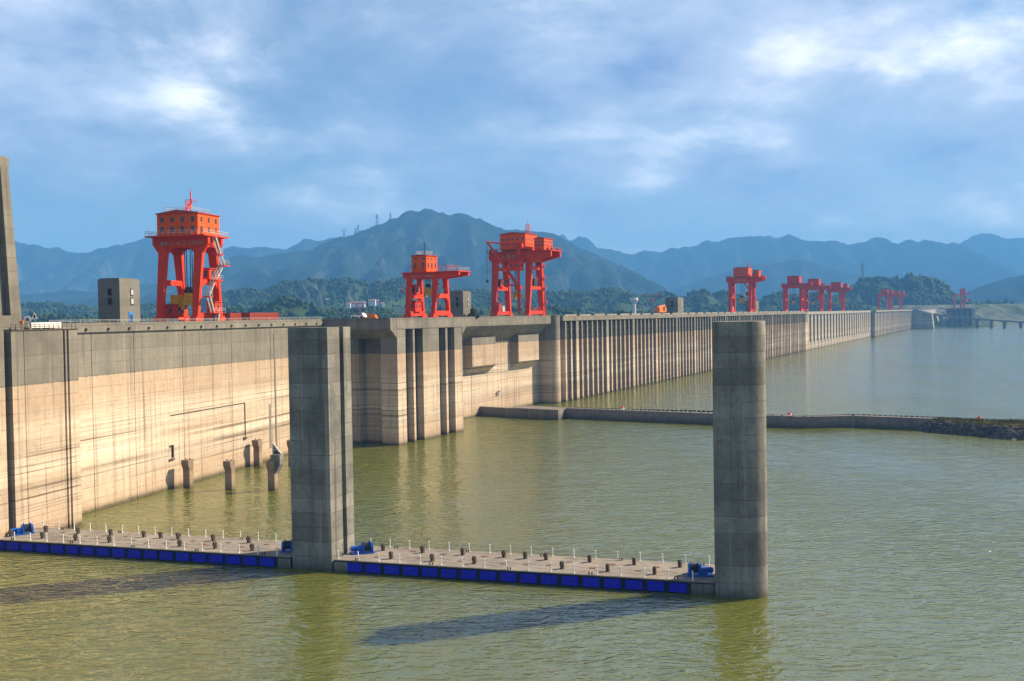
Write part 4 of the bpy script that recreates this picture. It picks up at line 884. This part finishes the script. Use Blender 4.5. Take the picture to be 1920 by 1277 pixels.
# dolphins standing in the basin
def dolphin(x, y, h, label, big=False, w=1.6):
    t = empty('mooring_post', (x, y, 0), FORE_A + R(4), label, 'post', 'concrete mooring posts in the basin')
    hw = w / 2
    MB().box(-hw, hw, -hw, hw, -5, h - 2.0).build('column', 'post_concrete', t)
    MB().ex_x([(-hw - .02, h - 2.0), (hw + .03, h - 2.0), (hw + .1, h), (-hw - .6, h), (-hw - .6, h - .9)], -hw - .04, hw + .04).build('corbel_head', 'post_concrete', t)
    m = MB()
    for dx in (-.6, .5): m.cyl((dx, 0, h), (dx, 0, h + .22), .16, n=8)
    m.build('bollard', 'rust', t)
    if big:
        MB().ex_y([(0, 3.6), (hw + .1, 3.6), (hw + 1.2, 5.6), (hw + 1.2, 7.6), (-.2, 7.6), (-.2, 5.0)], -hw + .2, hw + .5).build('upper_head', 'pier_concrete', t)
        m = MB(); m.bar((.2, 0, 7.6), (.2, 0, 10.0), .28); m.bar((.2, 0, 10.0), (2.1, 0, 7.7), .3); m.bar((.2, 0, 8.7), (1.3, 0, 8.7), .2)
        m.build('triangular_bracket', 'galvanised', t)
        MB().ex_y([(.3, 7.7), (1.9, 7.7), (.3, 9.7)], -.06, .06).build('bracket_plate', 'dark_steel', t)
dolphin(-71.6, 233.6, 6.2, 'brown concrete post nearest the left wall, first from the left in the water')
dolphin(-61.4, 229.8, 6.3, 'brown concrete post in the water, second from the left')
dolphin(-64.2, 266.8, 6.6, 'brown concrete post farther back by the wall, behind the bracketed post')
dolphin(-51.8, 228.2, 6.3, 'concrete post carrying a taller head and a steel triangular bracket', True)
dolphin(-55.3, 265.8, 6.5, 'brown concrete post half hidden behind the square pier')

# ------------------------------------------------------------------ guide wall, rubble spit, float line
def wall_run(t, name, pts, th, z0, z1, mat):
    for (a, b) in zip(pts, pts[1:]):
        a = Vector(a); b = Vector(b); d = (b - a).normalized(); n = Vector((-d.y, d.x)) * th; e = d * .03
        MB().prism([(a + e)[:], (b - e)[:], (b - e + n)[:], (a + e + n)[:]], z0, z1).build(name, mat, t)
t = empty('guide_wall', (0, 0, 0), 0, 'low concrete guide wall crossing the water behind the piers', 'wall')
wall_run(t, 'wall_block', [(-14.5, 394.5), (-.3, 383.0)], 2.2, -5, 3.3, 'guide_concrete')
wall_run(t, 'wall_block', [(18.6, 377.2), (41, 362.8), (64.8, 347.8), (79, 339.4), (91, 332.0), (99, 332.2), (106.2, 332.8), (118.0, 325.2), (136, 313.8)], 2.2, -5, 3.6, 'guide_concrete')
MB().prism([(-.5, 382.6), (15.7, 371.0), (19.6, 380.6), (3.2, 391.5)], -5, 3.5).build('platform_block', 'guide_concrete', t)
m = MB()
for i in range(40):
    x = 20 + i * 2.6 + random.uniform(-.4, .4); y = 378.5 - (x - 18.6) * .637 + random.uniform(-.2, .4)
    m.box(x - .2, x + random.uniform(.1, .5), y - .1, y + .2, 3.6, 3.6 + random.uniform(.05, .22))
m.build('rubble_bits', 'rust', t)
# rubble spit with grass top
def spit_h(x, y):
    cy = 318.5 - (x - 122) * 0.60; half = min(13.5, 2.0 + (x - 124) * 0.8) if x > 124 else 0.5
    d = (y - cy) ; edge = -half + 1.6 * noise.noise(Vector((x / 5, 3, 1)))
    f = min(1, max(-1, (d - edge) / 5.0)); g = min(1, max(-1, (8.0 - d) / 4.0))
    e = min(1, max(-1, (x - 122) / 5.0))
    h = 3.9 * min(f, g, e)
    return h + (.25 * noise.noise(Vector((x / 3, y / 3, 5))) if h > 2.5 else 0)
X = np.arange(112, 330, 1.0); OFF = np.arange(-20, 16, .8)
V = np.array([(x, 318.5 - (x - 122) * .60 + o_, spit_h(x, 318.5 - (x - 122) * .60 + o_) - .12) for o_ in OFF for x in X]); nx = len(X)
i = np.arange((len(OFF) - 1) * (nx - 1)); a = (i // (nx - 1)) * nx + i % (nx - 1)
o = bpy.data.objects.new('spit', np_mesh('spit', V, np.stack([a, a + 1, a + nx + 1, a + nx], 1), 'grass')); COL.objects.link(o); tag(o, kind='structure')
ROCKS = []
for k in range(8):
    bm = bmesh.new(); bmesh.ops.create_icosphere(bm, subdivisions=1, radius=1.0)
    for v in bm.verts: v.co *= 1 + .5 * noise.noise(v.co * 1.3 + Vector((k * 5.1, 0, 0)))
    bm.verts.ensure_lookup_table(); ROCKS.append((np.array([v.co[:] for v in bm.verts]), np.array([[v.index for v in f.verts] for f in bm.faces]))); bm.free()
rng = random.Random(11); Vs, Fs, n = [], [], 0
while len(Vs) < 5200:
    x = rng.uniform(113, 215); y = 318.5 - (x - 122) * .60 + rng.uniform(-19, 11 if x < 132 else -3); h = spit_h(x, y)
    if h < -.5 or h > 3.0: continue
    v, f = ROCKS[rng.randrange(8)]; r = rng.uniform(.28, .75); c, s_ = math.cos(rng.uniform(0, 6.3)), math.sin(rng.uniform(0, 6.3))
    w = v * np.array([r * rng.uniform(.8, 1.4), r, r * rng.uniform(.55, .9)]); Vs.append(np.stack([w[:, 0] * c - w[:, 1] * s_ + x, w[:, 0] * s_ + w[:, 1] * c + y, w[:, 2] + h], 1)); Fs.append(f + n); n += len(v)
o = bpy.data.objects.new('riprap', np_mesh('riprap', np.concatenate(Vs), np.concatenate(Fs), 'rock', False)); COL.objects.link(o)
tag(o, 'dark grey rubble stones armouring the edge of the spit', 'rocks', kind='stuff')
Vs, Fs, n = [], [], 0
while len(Fs) < 16000:
    x = rng.uniform(117, 215); y = 318.5 - (x - 122) * .60 + rng.uniform(-15, 9); h = spit_h(x, y)
    if h < 2.6 or noise.noise(Vector((x / 4, y / 2.5, 8))) < -.25: continue
    a = rng.uniform(0, 6.3); r = rng.uniform(.05, .12); hh = rng.uniform(.15, .6)
    Vs += [(x - r * math.cos(a), y - r * math.sin(a), h - .15), (x + r * math.cos(a), y + r * math.sin(a), h - .15), (x + rng.uniform(-.2, .2), y + rng.uniform(-.2, .2), h + hh)]; Fs.append((n, n + 1, n + 2)); n += 3
o = bpy.data.objects.new('grass_cover', np_mesh('grass_cover', np.array(Vs), np.array(Fs), 'grass', False)); COL.objects.link(o)
tag(o, 'dry yellow-green grass on top of the rubble spit', 'grass', kind='stuff')

# float line behind the guide wall, with red buoys
t = empty('float_line', (0, 0, 0), 0, 'dark string of floats lying on the water behind the guide wall', 'float line')
path = [(-16, 440), (-.4, 428), (20.4, 417.5), (47.9, 403.2), (72.9, 392), (89.2, 374.5), (101, 367.5), (117.8, 370.4), (135.9, 359.5), (146.4, 350.4), (162.3, 340), (230, 300)]
m = MB()
for a, b in zip(path, path[1:]):
    a = Vector(a); b = Vector(b); k = int((b - a).length / 1.7)
    for j in range(k):
        p = a.lerp(b, j / k) + Vector((0, .35 * math.sin(j * .7))); q = a.lerp(b, (j + .72) / k) + Vector((0, .35 * math.sin((j + .7) * .7)))
        m.cyl((p.x, p.y, .16), (q.x, q.y, .16), .34, n=8)
m.build('floats', 'black_rubber', t)
for (x, y, w) in ((-12.2, 437, 'at its left end by the dam'), (41.6, 405.5, 'behind the middle of the guide wall'), (96, 370, 'just right of the round-nosed pier'), (151.3, 345.5, 'behind the grassy spit')):
    t = empty('buoy', (x, y, 0), 0, 'small red and white buoy ' + w, 'buoy', 'buoys on the float line')
    MB().cyl((0, 0, -.2), (0, 0, .7), .75, .8, 14).build('float', 'white_paint', t, smooth=True)
    MB().cyl((0, 0, .7), (0, 0, 1.5), .7, .3, 14).build('top_cone', 'buoy_red', t, smooth=True)

# ------------------------------------------------------------------ far bank works
t = empty('abutment', DAM_O, DAM_A, 'dark concrete abutment closing the far end of the dam', 'wall')
MB().box(1728, 1765, -24, 30, -6, 35.6).build('body', 'dam_concrete_far', t)
MB().ex_x([(-24, -6), (-24, 34), (-40, 29), (-44, -6)], 1732, 1765).build('wing_wall', 'dam_concrete_far', t)
MB().ex_x([(-18, 36.5), (-44, 29), (-44, 27), (-18, 34.5)], 1726, 1731).build('wing_coping', 'white_paint', t)
t = empty('road_bridge', (0, 0, 0), 0, 'curving road bridge on concrete columns at the far right', 'bridge')
bp_ = [(812, 2118, 31.0), (822, 2090, 27.0), (833, 2070, 23.6), (845, 2045, 20.6), (856, 2012, 18.0), (866, 1985, 15.9), (880, 1958, 13.8), (897, 1942, 11.9), (920, 1928, 10.0), (950, 1914, 8.5), (985, 1905, 7.6), (1030, 1899, 7.2)]
m = MB(); mr = MB()
for a, b in zip(bp_, bp_[1:]):
    m.bar(a, b, 9.0, 1.6)
    for s in (-1, 1):
        d = (Vector(b) - Vector(a)); sd_ = Vector((-d.y, d.x, 0)).normalized() * 4.3 * s
        mr.bar(Vector(a) + sd_ + Vector((0, 0, 1.2)), Vector(b) + sd_ + Vector((0, 0, 1.2)), .4, 1.0)
m.build('deck', 'tower_concrete', t); mr.build('parapet', 'tower_concrete', t)
for p in bp_[1:]:
    MB().box(p[0] - 2.2, p[0] + 2.2, p[1] - 2.0, p[1] + 2.0, -8, p[2] - 2.4).build('column', 'tower_concrete', t)
    MB().ex_y([(p[0] - 2.2, p[2] - 3.0), (p[0] + 2.2, p[2] - 3.0), (p[0] + 4.4, p[2] - .8), (p[0] - 4.4, p[2] - .8)], p[1] - 2.1, p[1] + 2.1).build('column_head', 'tower_concrete', t)
t = empty('intake_tower', (0, 0, 0), 0, 'far concrete gate block with buttresses under the lone right crane', 'building')
MB().prism([(878, 2150), (921, 2145), (930, 2172), (888, 2180)], -6, 35.5).build('body', 'tower_concrete', t)
for x in (879, 890, 901, 911): MB().box(x, x + 4, 2140 - (x - 879) * .1, 2152, -6, 31).build('buttress', 'tower_concrete', t)
MB().prism([(922.0, 2138), (930, 2140), (938, 2170), (930.3, 2172)], -6, 35.0).build('side_block', 'dam_concrete_far', t)
MB().prism([(868, 2144), (938, 2137), (942, 2176), (874, 2184)], 35.6, 37.4).build('deck_slab', 'tower_concrete', t)
t, zp = gantry('smallest distant red gantry crane, alone on the far right bank', (893, 2152, 37.4), R(90) + R(4), 9, 0.01 + 6, 26, 3, -16, 7, 1.5, (2.2, 2.2, 2.2, 2.4), (12,), 'crane_red_far', haunch=.5, detail=False)
t.rotation_euler = (0, 0, R(64)); t.location = (912, 2150, 37.4)
for o in list(t.children):
    pass
house(t, 0, 9, -3, 8, zp, 10, 3, 3, 'crane_red_far', (1, 1.4), .6, detail=False)
MB().cyl((4, -2.5, 12), (4, -2.5, 20), 4.2, 3.0, 14).build('winch_drum', 'crane_red_far', t)
for y in (18.5,):
    for x in (0, 9): MB().box(x - 1.1, x + 1.1, y - 1.2, y + 1.2, 0, zp - 3).build('leg', 'crane_red_far', t)
MB().box(-1, 10, 6, 20, zp - 3, zp - .5).build('outer_girder', 'crane_red_far', t)
t = empty('slope_lining', (0, 0, 0), 0, 'pale concrete lined slopes and stairs on the far bank', 'wall')
MB().poly([(826, 2128, 30), (842, 2128, 24), (868, 2150, 2), (846, 2150, 2), (826, 2160, 34), (870, 2190, 36), (880, 2190, 2), (830, 2190, 2)], [(0, 1, 2, 3), (0, 4, 5, 1), (1, 5, 6, 2), (4, 7, 6, 5), (0, 3, 7, 4), (3, 2, 6, 7)]).build('lined_slope', 'dam_concrete_far', t)
for k, (x, z) in enumerate(((851, 33), (858, 30))): MB().bar((x, 2124, z), (x + 22, 2132, z - 17), 3, 1.0).build('stair_strip', 'white_paint' if k == 0 else 'tower_concrete', t)
for x in (948, 956): MB().bar((x, 2238, 36), (x + 44, 2236, 3), 2.0, 1.2).build('stair_strip', 'tower_concrete', t)
for x, z in ((949, 38), (958, 40)): MB().cyl((x, 2235, 2), (x, 2235, z), .7, n=8).build('lamp_pole', 'galvanised', t)

# ------------------------------------------------------------------ pylons, masts, houses behind the dam
def pylon(loc, h, w, kind, label, th, mat='pylon_steel', arms=3, two=None):
    t = empty('power_pylon', loc, random.uniform(-.5, .5), label, 'pylon', 'lattice pylons behind the dam')
    m = MB(); n = 6
    hb = h if kind == 'mast' else h * .62
    wt = w * .22
    def ring(k): q = k / n; ww = w / 2 * (1 - q) + wt / 2 * q; z = hb * q; return [Vector((sx * ww, sy * ww, z)) for sx, sy in ((-1, -1), (1, -1), (1, 1), (-1, 1))]
    for k in range(n):
        a, b = ring(k), ring(k + 1)
        for i in range(4):
            m.bar(a[i], b[i], th); m.bar(a[i], b[(i + 1) % 4], th * .6); m.bar(b[i], b[(i + 1) % 4], th * .6)
    m.build('tower_body', mat, t)
    if kind == 'mast':
        for k in range(arms):
            z = h * (.72 + .11 * k); q = h * .16 * (1 - .15 * k)
            MB().bar((-q, 0, z), (q, 0, z), th * 1.2).bar((-q, 0, z), (0, 0, z + h * .05), th * .7).bar((q, 0, z), (0, 0, z + h * .05), th * .7).build('cross_arm', two or mat, t)
    else:
        m = MB(); q = h * .2
        for s in (-1, 1):
            m.bar((0, 0, hb), (s * q, 0, h * .92), th * 1.3); m.bar((s * wt * .8, 0, hb), (s * q * 1.15, 0, h * .92), th)
        m.build('fork', two or mat, t)
        MB().bar((-q * 1.7, 0, h * .92), (q * 1.7, 0, h * .92), th * 1.3).bar((-q * 1.7, 0, h * .92), (-q, 0, h), th).bar((q * 1.7, 0, h * .92), (q, 0, h), th).build('cross_arm', two or mat, t)
pylon((-646, 5195, 480), 60, 14, 'mast', 'larger of the two pylons high on the main ridge line', 1.6)
pylon((-581, 5200, 512), 36, 9, 'mast', 'small pylon on the ridge closest to the main peak', 1.3)
pylon((-808, 5200, 437), 34, 10, 'fork', 'forked pylon on the ridge shoulder, leftmost on the skyline', 1.5)
pylon((-752, 5200, 447), 30, 10, 'fork', 'forked pylon on the skyline beside a slim mast', 1.4)
pylon((-740, 5205, 453), 40, 8, 'mast', 'slim mast pylon right of the forked pylon on the skyline', 1.3)
pylon((-359, 4560, 250), 60, 14, 'mast', 'faint pylon on the slope left below the main peak', 1.4)
pylon((-286, 4480, 200), 56, 14, 'mast', 'faint pylon on the slope right below the main peak', 1.4)
pylon((-415, 2180, 55), 56, 13, 'fork', 'tall forked pylon on the green foothill, left of the pair', .5)
pylon((-400, 2230, 58), 58, 13, 'fork', 'tall forked pylon on the green foothill, right of the pair', .5)
pylon((-355, 2330, 66), 34, 10, 'mast', 'short pylon right of the forked pair on the foothill', .7)
pylon((-470, 2260, 60), 40, 10, 'mast', 'short pylon left of the forked pair on the foothill', .7)
pylon((-183, 1290, 30), 27, 6, 'fork', 'red and white forked mast behind the crest, left of the second crane', .6, 'pylon_steel', two='pylon_red')
pylon((197, 1490, 30), 36, 8, 'fork', 'red and white forked mast behind the crest, right of the third crane', .7, 'pylon_steel', two='pylon_red')
pylon((894, 2715, 112), 46, 5, 'mast', 'slim radio mast on the wooded knoll at right', .9, arms=2)
t = empty('water_tower', (171, 1490, 30), 0, 'pale water tower standing behind the ribbed dam crest', 'tower')
MB().cyl((0, 0, 0), (0, 0, 22), 3.0, 2.6, 14).build('shaft', 'house_wall', t, smooth=True)
MB().cyl((0, 0, 22), (0, 0, 26), 4.0, 6.0, 16).cyl((0, 0, 26), (0, 0, 29), 6.0, 5.6, 16).build('tank', 'house_wall', t)
for k, (x, y, z, w, h) in enumerate(HOUSES):
    where = ['leftmost of the hillside row', 'second in the hillside row', 'third in the hillside row, wider', 'fourth in the hillside row', 'widest in the hillside row', 'tall and narrow in the hillside row', 'highest at the right end of the row', 'alone left of the row', 'small, low at the right of the row'][k]
    t = empty('village_house', (x, y, z - 2), random.uniform(-.2, .2), 'pale village house, ' + where, 'house', 'village houses on the foothill')
    MB().box(-w / 2, w / 2, -3.5, 3.5, 0, h + 3).build('wall', 'house_wall', t)
    MB().ex_x([(-4, h + 3), (4, h + 3), (0, h + 5)], -w / 2 - .4, w / 2 + .4).build('roof', 'house_roof', t)
    for i in range(2): MB().box(-w / 4 + i * w / 2 - .9, -w / 4 + i * w / 2 + .9, -3.6, -3.45, h - 1.5, h + .5).build('window', 'window_glass', t)

# ------------------------------------------------------------------ haze: even pale air round everything
hz = MB().box(-8900, 8900, -1500, 11200, -13.5, 830).build('haze', 'water', None, kind='stuff')
hm = bpy.data.materials.new('haze_air'); hm.use_nodes = True; hn = hm.node_tree; hn.nodes.clear()
out = hn.nodes.new('ShaderNodeOutputMaterial'); pv = hn.nodes.new('ShaderNodeVolumePrincipled')
pv.inputs['Color'].default_value = (0.15, 0.47, 1.0, 1); pv.inputs['Density'].default_value = 0.00014; pv.inputs['Anisotropy'].default_value = 0.0
hn.links.new(pv.outputs[0], out.inputs['Volume']); hz.data.materials.clear(); hz.data.materials.append(hm); hm.volume_intersection_method = 'FAST' if hasattr(hm, 'volume_intersection_method') else None
tag(hz, 'pale blue haze filling the air over the reservoir', 'haze')
scene.cycles.volume_bounces = 0
scene.cycles.max_bounces = 5; scene.cycles.diffuse_bounces = 2; scene.cycles.glossy_bounces = 3
scene.cycles.use_denoising = True
scene.cycles.sample_clamp_direct = 3.0; scene.cycles.sample_clamp_indirect = 4.0
